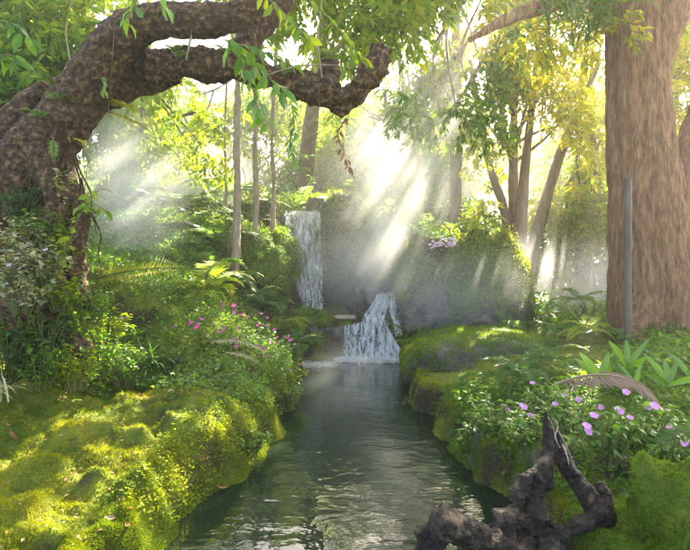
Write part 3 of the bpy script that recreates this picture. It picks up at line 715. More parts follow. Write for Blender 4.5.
# ------------------------------------------------------------------ moss fuzz on the banks
def moss():
    mb = MB(); n = 330000
    # denser near camera: sample depth by 1/Y
    y = 1 / rng.uniform(1 / 6.0, 1 / 1.7, n); x = -rng.uniform(.4, 1.0, n) * 0 + rng.uniform(-.75, .1, n) * y
    d = wet_d(x, y); nz = vnoise(np.stack([x * 2.1, y * 2.1, 0 * x], -1), 50)
    keep = (x < 0) & (d > -.03) & (y < 4.6 + nz * .6)
    x, y = x[keep], y[keep]; n = len(x)
    Nn = slope_n(x, y); P = np.stack([x, y, H(x, y)], -1)
    k2 = fbm(P * 5, 3, 60) > -.55
    P, Nn = P[k2], Nn[k2]; n = len(P)
    tone = np.clip(.34 + .8 * fbm(P * 1.9, 3, 61) + rng.normal(size=n) * .16, 0, 1)
    L = rng.uniform(.008, .030, n) * (1 + .8 * fbm(P * 9, 2, 62))
    leaves(mb, P - Nn * .003, unit(Nn + rng.normal(size=(n, 3)) * .6), rng.normal(size=(n, 3)), L, .0035 * (.5 + P[:, 1] / 4), T_BLADE, R=tone)
    tag(mb.build('moss', 'moss_fuzz'), 'yellow-green moss carpet on the left bank', None, None, 'stuff')
moss()

def bank_moss():
    mb = MB(); n = 150000
    y = 1 / rng.uniform(1 / 7.8, 1 / 2.2, n); left = rng.random(n) < .62
    d = rng.uniform(-.03, .20, n)
    x = np.where(left, np.interp(y, _yl, _xl) - d, np.interp(y, _yl, _xr) + d)
    wv = .10 * vnoise(np.stack([x * 0, y * 2.2, x * 0], -1), 3) + .035 * vnoise(np.stack([x * 0, y * 7, x * 0], -1), 4)
    x = x + wv * np.where(left, 1, -1)
    P = np.stack([x, y, H(x, y)], -1); Nn = slope_n(x, y, .02)
    k = (P[:, 2] > -.02); P = P[k]; Nn = Nn[k]; n = len(P)
    tone = np.clip(.35 + .6 * fbm(P * 2.3, 3, 61) + rng.normal(size=n) * .16, 0, 1)
    leaves(mb, P - Nn * .003, unit(Nn + rng.normal(size=(n, 3)) * .6 - [0, 0, .3]), rng.normal(size=(n, 3)), rng.uniform(.006, .022, n), .005 * (.5 + P[:, 1] / 4), T_BLADE, R=tone)
    tag(mb.build('bank_moss', 'moss_fuzz'), 'shaggy moss on the steep pond edges', None, None, 'stuff')
bank_moss()

def cover(name, label, cond, n, yr, xr, L, mat, hmax=.12, T=T_DIA, asp=.6, tonef=1.5, stems=True):
    mb = MB(); y = rng.uniform(*yr, n); x = rng.uniform(*xr, n)
    k = cond(x, y); x, y = x[k], y[k]; n = len(x)
    P0 = np.stack([x, y, H(x, y, False)], -1)
    cl = .5 + .5 * fbm(P0 * 2.5, 3, 71)
    h = rng.random(n) * hmax * (.3 + 1.4 * cl)
    P = P0 + np.array([0, 0, 1]) * h[:, None]
    tone = np.clip(.5 + .6 * fbm(P * tonef, 3, 72) + rng.normal(size=n) * .2, 0, 1)
    D = unit(rng.normal(size=(n, 3)) * [1, 1, .5] + [0, -.1, .15])
    LL = L * rng.uniform(.5, 1.4, n)
    leaves(mb, P, D, unit(np.array([0, -.25, 1.]) + rng.normal(size=(n, 3)) * .45), LL, LL * asp, T, R=tone)
    mats = [mat]
    if stems:
        j = rng.permutation(n)[:n // 5]
        leaves(mb, P0[j] - [0, 0, .02], unit(P[j] - P0[j] + rng.normal(size=(len(j), 3)) * .02 + [0, 0, .01]), rng.normal(size=(len(j), 3)), h[j] + .03, .004, T_BLADE, mat=1)
        mats.append('stem')
    tag(mb.build(name, mats), label, None, None, 'stuff')

cover('ground_cover', 'small-leaved ground cover on the left slope',
      lambda x, y: (wet_d(x, y) > .02) & (x < -.2) & (y > 4.15 + .35 * vnoise(np.stack([x * 3, y * 0, x * 0], -1), 5)) & (y < 8.6), 60000, (4, 8.6), (-5, -.3), .036, 'leaf_fresh', .13)
cover('hillside_cover', 'darker undergrowth on the left hillside', lambda x, y: (y > 6.2) & (x < -.8), 11000, (6, 12), (-8, -.8), .07, 'leaf_dark', .12)
cover('cliff_top_cover', 'undergrowth along the top of the cliff', lambda x, y: (y > 9.6), 26000, (9.6, 13), (-2, 4), .08, 'leaf_lime', .45)
cover('right_bank_cover', 'ground cover under the trees on the right', lambda x, y: (wet_d(x, y) > .02) & (x > .6) & (((x - 1.7) / 1.45) ** 2 + ((y - 6.3) / 1.5) ** 2 > 1), 30000, (4.2, 11), (.7, 6.5), .06, 'leaf_green', .16)
cover('bank_edge_cover', 'tiny pale leaves hanging along the left water edge',
      lambda x, y: (wet_d(x, y) > .0) & (wet_d(x, y) < .28 + .1 * vnoise(np.stack([x * 0, y * 3, x * 0], -1), 9)) & (x < 0), 42000, (2.7, 7.6), (-1.5, -.3), .020, 'leaf_lime', .07, stems=False)
cover('near_right_cover', 'creeping leaves round the driftwood bank', lambda x, y: (wet_d(x, y) > .02) & (x > .6), 16000, (2.2, 4.6), (.9, 3.2), .035, 'leaf_green', .10)

# ------------------------------------------------------------------ ferns
def frond_mb(L, th0, curl, pl, n, mat=0, asp=.18, ang=.35, droop=.25, tone=None, seed=0):
    """frond growing along +X from origin"""
    g = np.random.default_rng(seed); mb = MB()
    k = n; s = np.linspace(0, 1, k); th = th0 - curl * s ** 1.2
    dx = np.cos(th) * L / (k - 1); dz = np.sin(th) * L / (k - 1)
    side_w = .05 * L * np.sin(s * 3 + g.random() * 6)
    P = np.stack([np.concatenate([[0], np.cumsum(dx)[:-1]]), side_w - side_w[0], np.concatenate([[0], np.cumsum(dz)[:-1]])], 1)
    T = unit(np.gradient(P, axis=0)); Nn = unit(np.cross(T, np.array([0, 1., 0])) * -1)
    env = np.clip(np.sin(np.pi * (s * .93 + .07) ** .75), .05, 1) ** .8
    m = s > .10
    for sd in (-1, 1):
        D = unit(np.array([0, 1., 0]) * sd + T * ang - Nn * -1 * 0 + np.array([0, 0, -droop]) * (.6 + .8 * g.random((k, 1))))
        D = unit(D + g.normal(size=(k, 3)) * .06)
        LL = pl * env * g.uniform(.88, 1.08, k)
        R = np.clip(g.normal(size=k) * .12 + (.4 if tone is None else tone) + .25 * s, 0, 1)
        leaves(mb, P[m], D[m], Nn[m] * (1 if True else -1), LL[m], np.clip(LL[m] * asp, .004, .8 * L / n), T_DIA, R=R[m], mat=mat, bend=.12)
    tube(mb, P[::max(1, k // 8)], np.linspace(.006, .002, len(P[::max(1, k // 8)])) * (L / .6) ** .5, n=16, sides=4, cap=False, mat=1 if mat == 0 else mat, R=.5)
    return mb
FM = {}
def fern(label, loc, L=.5, nf=9, mat='fern_green', group='ferns', name='fern', seed=0, th0=1.0, curl=1.9, pl=.11, n=30, az=None, asp=.2, cat='fern', stemmat='stem', spread=.25, droop=.25, elev=None):
    g = np.random.default_rng(seed + 5)
    root = empty(name, loc, label, cat, group)
    key = (round(L, 2), mat, round(th0, 2), round(curl, 2), round(pl, 3), n, asp, droop)
    if key not in FM:
        FM[key] = [frond_mb(L * (1 - .12 * j), th0 - .18 * j, curl, pl, n, asp=asp, seed=j + seed, droop=droop).mesh('frond', [mat, stemmat]) for j in range(3)]
    for i in range(nf):
        o = bpy.data.objects.new('frond', FM[key][i % 3]); COL.objects.link(o); o.parent = root
        A = (2 * math.pi * i / nf + g.normal() * spread) if az is None else az[i % len(az)] + g.normal() * spread * .5
        o.rotation_euler = (g.normal() * .12, -g.normal() * .15, A)
        sc = g.uniform(.8, 1.15); o.scale = (sc, sc, sc)
    return root

def onground(px, py, Y, lift=0):
    """point at pixel column px and depth Y, on the ground"""
    p = at(px, py, Y); p[2] = float(H(p[0], p[1], False)) + lift; return p

GF = 'ferns on the left hillside'
hill = [(120, 245, 8.0, .8, 'grey-green fern deepest in the misty hollow at left'), (150, 225, 8.6, .9, 'feathery fern below the low yellow-green tree'),
        (175, 205, 9.3, .95, 'fern crowning the left hillside near the skyline'), (200, 215, 8.8, .8, 'fern left of the thin pale root'),
        (215, 235, 8.0, .75, 'fern at the foot of the thickest hanging root'), (150, 255, 7.2, .7, 'fern hanging behind the golden arching frond'),
        (185, 245, 7.6, .7, 'fern above the golden fern on the slope'), (105, 215, 8.8, .9, 'fern half hidden by the left mist plume'),
        (130, 190, 9.6, .9, 'high fern under the yellow leaves at left'), (225, 190, 9.8, .9, 'high fern between the pale hanging roots'),
        (160, 285, 6.4, .6, 'dark fern beneath the golden arching frond'), (120, 280, 6.2, .6, 'dark fern behind the left flower bank')]
hill += [(95, 250, 7.0, .8, 'nearest big fern in the left hollow'), (178, 268, 7.0, .7, 'broad fern right of the golden arching frond tip'), (245, 225, 9.2, .7, 'fern on top of the round shrub mound'),
         (140, 225, 7.6, .85, 'large feathery fern low in the mist plume'), (200, 190, 10.4, 1.0, 'fern on the far skyline of the hillside'), (160, 180, 10.4, 1.0, 'fern under the white gap of sky'),
         (232, 275, 7.4, .55, 'fern left of the round shrub foot'), (205, 262, 7.2, .6, 'fern straight above the golden fern'), (265, 300, 7.9, .5, 'fern under the round shrub mound'),
         (300, 205, 10.4, .7, 'fern behind the waterfall lip'), (262, 205, 9.8, .7, 'fern at the base of the slender pale root')]
for i, (px, py, Y, L, lab) in enumerate(hill):
    p = at(px, py, Y)
    fern(lab, [p[0], p[1], p[2] - .12], L=L * 1.2, nf=12, group=GF, seed=i, pl=.2, n=34, mat='fern_green', curl=1.9)
fern('golden fern with arching pale fronds on the flower slope', at(205, 292, 6.0), L=.66, nf=11, mat='fern_gold', group=None, seed=40, pl=.19, n=30, curl=2.1, th0=1.1)
fern('bright green fern drooping beside the upper waterfall', at(278, 330, 7.6), L=.6, nf=11, mat='fern_gold', group=GF, seed=41, pl=.12, n=30)
fern('green fern at the water end of the flower slope', at(300, 345, 7.3), L=.5, nf=10, mat='fern_green', group=GF, seed=42, pl=.11, n=30)
fern('fern between golden fern and waterfall', at(250, 300, 7.6), L=.6, nf=9, mat='fern_green', group=GF, seed=43, pl=.13)

# the long golden arching frond
def single_frond(label, base, tip_px, mat, L, az, th0, curl, pl, n, name='fern_frond', seed=0, cat='frond', group=None, asp=.16, roll=0., droop=.25, ang=.35, tone=None, stemmat='stem'):
    o = frond_mb(L, th0, curl, pl, n, asp=asp, seed=seed, droop=droop, ang=ang, tone=tone).build(name, [mat, stemmat])
    o.location = [float(c) for c in base]; o.rotation_euler = (roll, 0, az)
    tag(o, label, cat, group); return o
single_frond('long golden frond arching right over the left bank', at(88, 280, 5.2), None, 'fern_gold', 1.08, .1, .42, .75, .15, 46, asp=.16, droop=.2, tone=.75, roll=.75)
single_frond('grey-green frond behind the long golden one', at(95, 270, 5.9), None, 'fern_green', 1.0, .3, .5, .9, .2, 40, seed=2, asp=.15, roll=.6, droop=.1, tone=.8)
single_frond('second grey-green frond low behind the golden one', at(92, 285, 5.7), None, 'fern_green', .9, .15, .3, .8, .18, 40, seed=3, asp=.15, roll=.6, droop=.1, tone=.8)
single_frond('pale straw-coloured frond drooping on the flower slope', at(205, 342, 4.9), None, 'fern_straw', .62, -.15, .25, .95, .09, 40, seed=4, asp=.2, droop=.5)
single_frond('second straw frond trailing toward the water', at(222, 352, 4.8), None, 'fern_straw', .42, -.4, .15, .9, .07, 34, seed=5, asp=.2, droop=.5)
single_frond('dry brown frond arching over the lilac flowers', at(552, 386, 2.9), None, 'fern_dry', .72, .10, .45, 1.5, .12, 50, seed=6, asp=.16, droop=.9, stemmat='fern_dry')
single_frond('second dry brown frond lying beside the first', at(600, 372, 3.0), None, 'fern_dry', .42, -.5, .1, 1.6, .10, 36, seed=7, asp=.16, droop=1.2, stemmat='fern_dry')
single_frond('thin green fern frond entering from the right edge', at(712, 428, 2.5), None, 'fern_green', .36, math.pi + .1, -.05, .9, .10, 26, seed=8, asp=.26, tone=.6)
single_frond('lower green frond at the right edge', at(715, 438, 2.7), None, 'fern_green', .4, math.pi - .2, .1, .8, .09, 26, seed=9, asp=.26, tone=.6)
single_frond('small fern sprig clinging to the dark left trunk', at(53, 138, 3.85), None, 'fern_green', .22, -1.2, -.9, .4, .05, 18, seed=10, asp=.3, tone=1.)
single_frond('yellow fern sprig hanging right of the dark trunk', at(74, 140, 3.9), None, 'fern_gold', .24, -.6, .1, 1.6, .04, 18, seed=11, asp=.3, tone=.9)
single_frond('large yellow frond lit beneath the left limb', at(104, 104, 4.3), None, 'fern_gold', .42, -.35, .15, 1.2, .12, 20, seed=12, asp=.28, tone=.9)
single_frond('second yellow frond beneath the left limb', at(108, 112, 4.4), None, 'fern_gold', .4, -.1, -.2, .6, .10, 20, seed=13, asp=.28, tone=.9)
# right bank ferns
GR = 'ferns on the right bank'
rf = [(462, 330, 8.0, .5, 'fern at the foot of the dark rock right of the cascade'), (488, 328, 8.1, .5, 'fern under the wide creeper mound'), (615, 335, 6.2, .45, 'fern against the big trunk beside the pole'), (540, 350, 6.0, .45, 'fern at the rear corner of the moss top'),
      (520, 372, 4.6, .42, 'light fern on the edge of the moss-topped rock'), (545, 360, 5.0, .45, 'light fern behind the impatiens, right of the moss top'),
      (500, 310, 8.0, .6, 'misty fern behind the moss-topped rock'), (545, 305, 8.2, .65, 'misty fern left of the bare pole'), (580, 300, 8.0, .6, 'misty fern right beside the pole'),
      (560, 330, 6.6, .5, 'fern between mist and pole'), (515, 330, 7.4, .55, 'fern on the far rim of the moss top')]
for i, (px, py, Y, L, lab) in enumerate(rf):
    fern(lab, at(px, py, Y), L=L, nf=9, group=GR, seed=60 + i, pl=.11, n=26, curl=1.8, th0=.8)
fern('yellow fern glowing at the foot of the big trunk', at(585, 328, 6.0), L=.5, nf=9, mat='fern_gold', group=GR, seed=80, pl=.10, n=28, th0=.6, curl=1.3)

# ------------------------------------------------------------------ impatiens and other flowering plants
def flower_mesh(r, mat):
    mb = MB()
    for i in range(5):
        a = 2 * math.pi * i / 5
        leaves(mb, np.zeros((1, 3)), np.array([math.cos(a), math.sin(a), .12]), np.array([0, 0, 1.]), r * (1.05 if i else 1.2), r * 1.05, T_PETAL, bend=.08)
    leaves(mb, np.zeros((1, 3)) + [0, 0, .001], np.array([0, 0, 1.]), np.array([1., 0, 0]), r * .18, r * .1, R=.9)
    return mb.mesh('flower', [mat])
FLM = {}
def bush_mb(R_, Hh, n, L, asp=.62, T=T_LEAF, seed=0):
    g = np.random.default_rng(seed); mb = MB(); ns = max(6, n // 9)
    A = g.uniform(0, 6.28, ns); rr = R_ * np.sqrt(g.random(ns))
    tip = np.stack([rr * np.cos(A), rr * np.sin(A), Hh * (1 - .45 * (rr / R_) ** 2) * g.uniform(.65, 1.1, ns)], 1)
    root = tip * [.35, .35, 0] - [0, 0, .04]
    for i in range(ns):
        m = (tip[i] + root[i]) / 2 + [0, 0, Hh * .12]
        tube(mb, [root[i], m, tip[i]], [.004, .0035, .002], n=5, sides=4, cap=False, mat=1)
        k = 12; s = .12 + .88 * g.random(k) ** .8
        P = root[i] * (1 - s[:, None]) + tip[i] * s[:, None] + [0, 0, Hh * .1]
        a = g.uniform(0, 6.28, k)
        D = np.stack([np.cos(a), np.sin(a), g.uniform(-.3, .45, k)], 1)
        LL = L * g.uniform(.6, 1.25, k)
        leaves(mb, P, D, unit(np.array([0, 0, 1.]) + g.normal(size=(k, 3)) * .3), LL, LL * asp, T, R=g.random(k), bend=.15)
    return mb
BM = {}
def bush(label, loc, R_=.25, Hh=.25, n=160, L=.05, mat='leaf_fresh', fl=None, nfl=0, fr=.02, group=None, name='impatiens_plant', cat='plant', seed=0, asp=.62, T=T_LEAF, face=(0, -.7, .75)):
    g = np.random.default_rng(seed + 11)
    root = empty(name, loc, label, cat, group, rz=g.uniform(0, 6.28) if nfl == 0 else 0)
    key = (round(R_, 2), round(Hh, 2), n, round(L, 3), mat, asp, seed % 3)
    if key not in BM: BM[key] = bush_mb(R_, Hh, n, L, asp, T, seed).mesh('foliage', [mat, 'stem'])
    o = bpy.data.objects.new('foliage', BM[key]); COL.objects.link(o); o.parent = root
    if nfl:
        kf = (round(fr, 3), fl)
        if kf not in FLM: FLM[kf] = flower_mesh(fr, fl)
        for i in range(nfl):
            f = bpy.data.objects.new('flower', FLM[kf]); COL.objects.link(f); f.parent = root
            a = g.uniform(math.pi * 1.0, math.pi * 2.0); q = g.uniform(.2, .95)
            f.location = (R_ * q * math.cos(a), R_ * q * math.sin(a), Hh * (1.12 - .4 * q * q) * g.uniform(.68, 1.15))
            d = Vector(face) + Vector((g.normal() * .35, g.normal() * .2, g.normal() * .25))
            f.rotation_euler = d.to_track_quat('Z', 'Y').to_euler(); s = g.uniform(.75, 1.15); f.scale = (s, s, s)
    return root

GI = 'flowering plants on the left slope'
imp = [(150, 322, 5.6, 5, 'magenta', 'flowering plant with magenta blooms left of the golden fern'),
       (178, 318, 5.8, 5, 'magenta', 'magenta-flowered plant directly under the golden fern'),
       (205, 318, 6.0, 6, 'magenta', 'magenta-flowered plant right of the golden fern'),
       (228, 322, 6.1, 6, 'magenta', 'magenta-flowered plant midway along the slope'),
       (250, 328, 6.3, 6, 'magenta', 'magenta-flowered plant left of the waterside fern'),
       (270, 345, 6.2, 5, 'magenta', 'magenta-flowered plant close to the waterside fern'),
       (192, 338, 5.2, 5, 'magenta', 'flowering plant above the straw-coloured frond'),
       (232, 345, 5.4, 5, 'magenta', 'flowering plant right of the straw-coloured frond'),
       (258, 362, 5.5, 4, 'magenta', 'flowering plant lowest on the slope by the water'),
       (286, 372, 5.8, 3, 'magenta', 'sparse flowering plant overhanging the water edge'),
       (112, 330, 5.0, 3, 'pink', 'leafy plant with pale pink blooms beside the strap-leaf clump'),
       (285, 352, 6.8, 4, 'lilac', 'lilac-flowered plant below the bright green fern')]
for i, (px, py, Y, nf, c, lab) in enumerate(imp):
    p = at(px, py, Y)
    bush(lab, [p[0], p[1], p[2] - .16], .27, .30, 200, .055, 'leaf_fresh' if i % 3 else 'leaf_lime', 'petal_' + c, int(nf * 1.6), .021, GI, seed=i)
GL = 'leafy plants climbing the left tree base'
lp = [(22, 225, 4.0, .2, 'leaf_pale', 'pale-leaved plant high on the dark trunk'), (45, 248, 4.0, .22, 'leaf_pale', 'pinkish pale plant in the middle of the trunk base'),
      (25, 275, 3.9, .22, 'leaf_pale', 'pale plant low on the far left trunk'), (62, 275, 4.1, .24, 'leaf_lime', 'lime plant spilling over the root right of the trunk'),
      (85, 290, 4.3, .26, 'leaf_fresh', 'bushy green plant where the slope meets the trunk'), (70, 315, 4.2, .26, 'leaf_fresh', 'green plant above the gnarled root'),
      (105, 312, 4.6, .26, 'leaf_lime', 'lime bushy plant under the grey-green fronds'), (60, 232, 4.2, .2, 'leaf_lime', 'small lime plant beside the trunk roots'),
      (8, 250, 3.9, .2, 'leaf_pale', 'pale plant at the extreme left edge'), (100, 342, 4.3, .26, 'leaf_fresh', 'green plant left of the strap-leaf clump'),
      (125, 352, 4.5, .24, 'leaf_fresh', 'green plant behind the dark strap leaves'), (75, 352, 4.0, .2, 'leaf_lime', 'low plant in front of the gnarled root'),
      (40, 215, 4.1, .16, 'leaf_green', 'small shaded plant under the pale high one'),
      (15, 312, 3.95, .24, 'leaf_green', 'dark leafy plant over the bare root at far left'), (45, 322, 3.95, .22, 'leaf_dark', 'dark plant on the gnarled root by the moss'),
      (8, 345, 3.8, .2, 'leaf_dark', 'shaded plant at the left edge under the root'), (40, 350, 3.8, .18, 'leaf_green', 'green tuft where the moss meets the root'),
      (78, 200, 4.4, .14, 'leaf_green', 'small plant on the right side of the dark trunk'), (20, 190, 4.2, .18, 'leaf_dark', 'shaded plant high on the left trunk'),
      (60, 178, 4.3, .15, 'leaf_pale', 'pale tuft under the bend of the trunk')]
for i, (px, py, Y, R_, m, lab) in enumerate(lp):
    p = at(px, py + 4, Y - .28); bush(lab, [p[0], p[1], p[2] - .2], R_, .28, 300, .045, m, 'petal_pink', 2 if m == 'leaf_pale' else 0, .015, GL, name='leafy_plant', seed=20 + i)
GE = 'low plants along the moss edge'
for i, (px, py, Y, m, lab) in enumerate([(40, 372, 4.1, 'leaf_fresh', 'low green plant at the moss edge left of the brown leaves'), (80, 380, 4.1, 'leaf_green', 'low dark plant behind the big brown leaf'),
                                         (140, 378, 4.3, 'leaf_fresh', 'low plant in front of the strap-leaf clump'), (190, 378, 4.4, 'leaf_dark', 'dark blue-green plant below the straw frond'),
                                         (235, 385, 4.7, 'leaf_fresh', 'low plant between straw frond and water'), (265, 398, 4.7, 'leaf_lime', 'lime tuft on the bank above the water'),
                                         (215, 365, 4.8, 'leaf_green', 'green plant under the straw frond'), (165, 360, 4.7, 'leaf_green', 'green plant right of the strap-leaf clump'),
                                         (290, 392, 5.3, 'leaf_fresh', 'small plant at the waterline of the left bank'), (250, 440, 3.9, 'leaf_fresh', 'fresh green tuft dipping into the pond')]):
    p = at(px, py, Y); bush(lab, [p[0], p[1], p[2] - .06], .18, .13, 170, .04, m, group=GE, name='low_plant', seed=40 + i)
# right impatiens
GQ = 'lilac flowering plants on the right bank'
for i, (px, py, Y, nf, R_, lab) in enumerate([(603, 432, 2.75, 5, .22, 'glossy plant with the largest lilac blooms at right'), (640, 420, 2.9, 4, .2, 'lilac-flowered plant right of the largest blooms'),
                                              (572, 408, 3.1, 3, .2, 'lilac-flowered plant behind the driftwood spire'), (500, 418, 3.7, 3, .24, 'flowering plant leaning over the dark recess of the pond'),
                                              (530, 425, 3.4, 2, .22, 'plant with white-lilac buds left of the driftwood spire'), (478, 436, 4.0, 3, .18, 'outermost flowering plant dipping toward the pond'),
                                              (545, 400, 3.8, 2, .22, 'plant with small lilac blooms below the light fern'), (670, 440, 2.9, 2, .22, 'flowering plant above the green frond at right edge')]):
    p = at(px, py, Y - .1); bush(lab, [p[0], p[1], p[2] - .13], R_, .24, 260, .045, 'leaf_fresh', 'petal_lilac', nf, .021, GQ, seed=60 + i)
for i, (px, py, Y, lab) in enumerate([(425, 398, 5.4, 'small plant with one magenta bloom at the moss rock foot'), (410, 402, 5.6, 'tiny orange-tinted plant at the tip of the moss rock'),
                                      (445, 415, 5.0, 'leafy plant hanging below the moss rock')]):
    p = at(px, py, Y); bush(lab, [p[0], p[1], p[2] - .1], .14, .16, 120, .035, 'leaf_fresh', 'petal_magenta', 2, .03, 'plants hanging from the moss rock', seed=70 + i)
p = at(446, 248, 8.6); bush('shrub of lilac-pink blossom on top of the right mound', [p[0], p[1], p[2] - .22], .34, .34, 130, .05, 'leaf_green', 'petal_pink', 60, .03, None, name='flowering_shrub', seed=80)
p = at(405, 232, 9.6); bush('small white-pink blossom sprig behind the cliff', [p[0], p[1], p[2] - .2], .3, .3, 100, .05, 'leaf_green', 'petal_pink', 12, .03, None, name='flowering_shrub', seed=81)

# ------------------------------------------------------------------ left arching tree
def left_tree():
    Y = 4.0
    b = at(10, 360, 4.3)
    root = empty('arching_tree', b, 'dark old tree arching over the pond from the left', 'tree')
    mb = MB()
    # trunk mass
    tube(mb, [at(-30, 420, 4.5), at(-14, 330, 4.45), at(-4, 250, 4.4), at(18, 188, 4.35), at(50, 140, 4.3), at(78, 100, 4.2), at(101, 64, 4.1), at(126, 34, 4.0), at(160, 21, 3.95), at(205, 20, 3.9), at(240, 14, 3.85), at(264, -6, 3.8), at(300, -60, 3.7)],
         [.50, .42, .37, .31, .235, .195, .175, .15, .125, .115, .11, .105, .10], n=330, sides=130, amp=.06, freq=6.5, seed=2, rid=True)
    # second limb
    tube(mb, [at(68, 100, 4.4), at(100, 80, 4.35), at(145, 67, 4.3), at(200, 64, 4.2), at(255, 73, 4.1), at(300, 85, 4.0), at(328, 95, 4.0), at(346, 113, 4.0)],
         [.18, .14, .12, .115, .095, .10, .095, .045], n=220, sides=90, amp=.052, freq=7, seed=3, rid=True)
    tube(mb, [at(338, 104, 4.0), at(358, 90, 3.98), at(374, 70, 3.95), at(380, 48, 3.95)], [.10, .09, .08, .075], n=50, sides=36, amp=.05, freq=8, seed=5, rid=True)
    tube(mb, [at(326, 88, 4.0), at(330, 72, 4.1), at(326, 56, 4.15)], [.09, .075, .06], n=20, sides=20, amp=.04, freq=6, seed=6, rid=True)
    # paler limb joining from above
    tube(mb, [at(240, 62, 4.2), at(252, 36, 4.3), at(275, 5, 4.4), at(300, -40, 4.6)], [.1, .11, .12, .12], n=30, sides=24, amp=.04, freq=6, seed=7, rid=True)
    tube(mb, [at(60, 130, 4.35), at(100, 98, 4.5), at(150, 84, 4.6), at(180, 78, 4.6)], [.15, .12, .09, .04], n=30, sides=24, amp=.04, freq=6, seed=17, rid=True)
    # knuckle to the left of the bend
    tube(mb, [at(-40, 190, 4.4), at(0, 140, 4.4), at(26, 105, 4.4), at(46, 84, 4.4)], [.16, .12, .09, .05], n=40, sides=30, amp=.05, freq=6, seed=12, rid=True)
    # gnarled roots at the base
    for k, (p, r) in enumerate([([at(20, 270, 4.1), at(40, 310, 3.95), at(62, 338, 3.9), at(90, 352, 3.9)], [.17, .13, .1, .04]),
                                ([at(0, 280, 4.0), at(12, 320, 3.85), at(30, 352, 3.8), at(34, 375, 3.75)], [.2, .16, .12, .06]),
                                ([at(60, 170, 4.2), at(75, 215, 4.1), at(74, 262, 4.1), at(84, 310, 4.1)], [.12, .09, .08, .05]),
                                ([at(40, 150, 4.1), at(56, 200, 4.0), at(48, 250, 4.0), at(60, 300, 4.0)], [.12, .10, .09, .06])]):
        tube(mb, p, r, n=40, sides=24, amp=.05, freq=6, seed=30 + k, rid=True)
    # clinging thin roots
    for k in range(26):
        x = rng.uniform(30, 85); y = rng.uniform(120, 200)
        p0 = at(x, y, 4.1 - .1 * rng.random())
        pts = [p0]
        for i in range(4): pts.append(pts[-1] + np.array([rng.normal() * .05, rng.normal() * .04, -.13 - .1 * rng.random()]))
        tube(mb, pts, [.010, .008, .007, .005, .003], n=12, sides=5)
    mb.shift(b).build('trunk', 'bark_dark', root, smooth=True)
    # small ferns perched on the limb
    for k, (x_, y_, Y_) in enumerate([(128, 8, 4.0), (175, 44, 4.0), (225, 44, 4.0), (60, 92, 4.0), (290, 66, 3.95), (95, 40, 4.0), (38, 110, 4.0), (330, 52, 4.05)]):
        fern(['little fern on top of the upper limb', 'little fern in the gap between the two limbs', 'little fern near the pale joining limb', 'little fern on the outside of the bend',
              'little fern just left of the fork', 'little fern high on the bend', 'little fern at the lower outside of the bend', 'little fern on the short stub'][k], at(x_, y_ + 8, Y_),
             L=.16, nf=7, group='little ferns perched on the arching limb', seed=200 + k, pl=.04, n=16, name='fern', mat='fern_green')
    # thin twigs
    mb = MB()
    mb = None
    for p in [[(200, 95), (214, 90), (224, 85), (232, 80)], [(214, 90), (210, 103), (206, 112)], [(258, 78), (300, 66), (345, 66), (358, 74)], [(373, 96), (378, 91), (386, 90)],
              [(322, 78), (318, 40), (322, 0)], [(186, 60), (192, 30), (190, 5)], [(70, 60), (66, 30), (72, 0)]]:
        mb = MB(); tube(mb, [at(x, y, 3.9) for x, y in p], [.006] * (len(p) - 1) + [.003], n=12, sides=5, amp=.006, freq=9)
        mb.shift(b).build('twig', 'bark_pale', root, smooth=True)
left_tree()

# strap-leaf clumps
def strap(label, loc, n, L, W, mat, seed, group='strap-leaf clumps', lean=(.1, .9), droop=(.8, 2.0), name='strap_leaf_clump'):
    g = np.random.default_rng(seed); mb = MB()
    blades(mb, g.normal(size=(n, 3)) * [.03, .03, .005], g.uniform(0, 6.28, n), g.uniform(.6, 1.15, n) * L, W, lean=g.uniform(*lean, n), droop=g.uniform(*droop, n), seg=7)
    o = mb.build(name, mat); o.location = [float(c) for c in loc]; tag(o, label, 'plant', group); return o
strap('dark glossy strap-leaf clump at the back of the moss', at(150, 372, 4.4), 60, .4, .018, 'leaf_dark', 1)
strap('second dark strap-leaf clump right of the first', at(178, 372, 4.6), 45, .34, .016, 'leaf_dark', 2)
strap('pale strap leaves cut by the left picture edge', at(-8, 402, 3.3), 34, .34, .016, 'fern_straw', 3)
strap('narrow strap clump beside the waterside fern', at(262, 375, 5.9), 40, .34, .014, 'leaf_fresh', 4)
strap('grassy clump under the upper waterfall', at(300, 335, 7.9), 50, .5, .016, 'leaf_fresh', 5)
strap('grassy clump beneath the golden fern', at(225, 312, 6.6), 50, .4, .014, 'leaf_lime', 6)
strap('spiky clump in the mist behind the moss rock', at(535, 322, 7.8), 50, .7, .025, 'leaf_dark', 7)
strap('spiky clump left in the mist near the cliff foot', at(500, 325, 8.0), 50, .6, .025, 'leaf_dark', 8)
strap('spiky clump in the mist nearest the pole', at(590, 325, 7.6), 50, .6, .025, 'leaf_dark', 9)
strap('thin grass tuft behind the driftwood spire', at(588, 455, 2.8), 36, .22, .006, 'leaf_lime', 10)

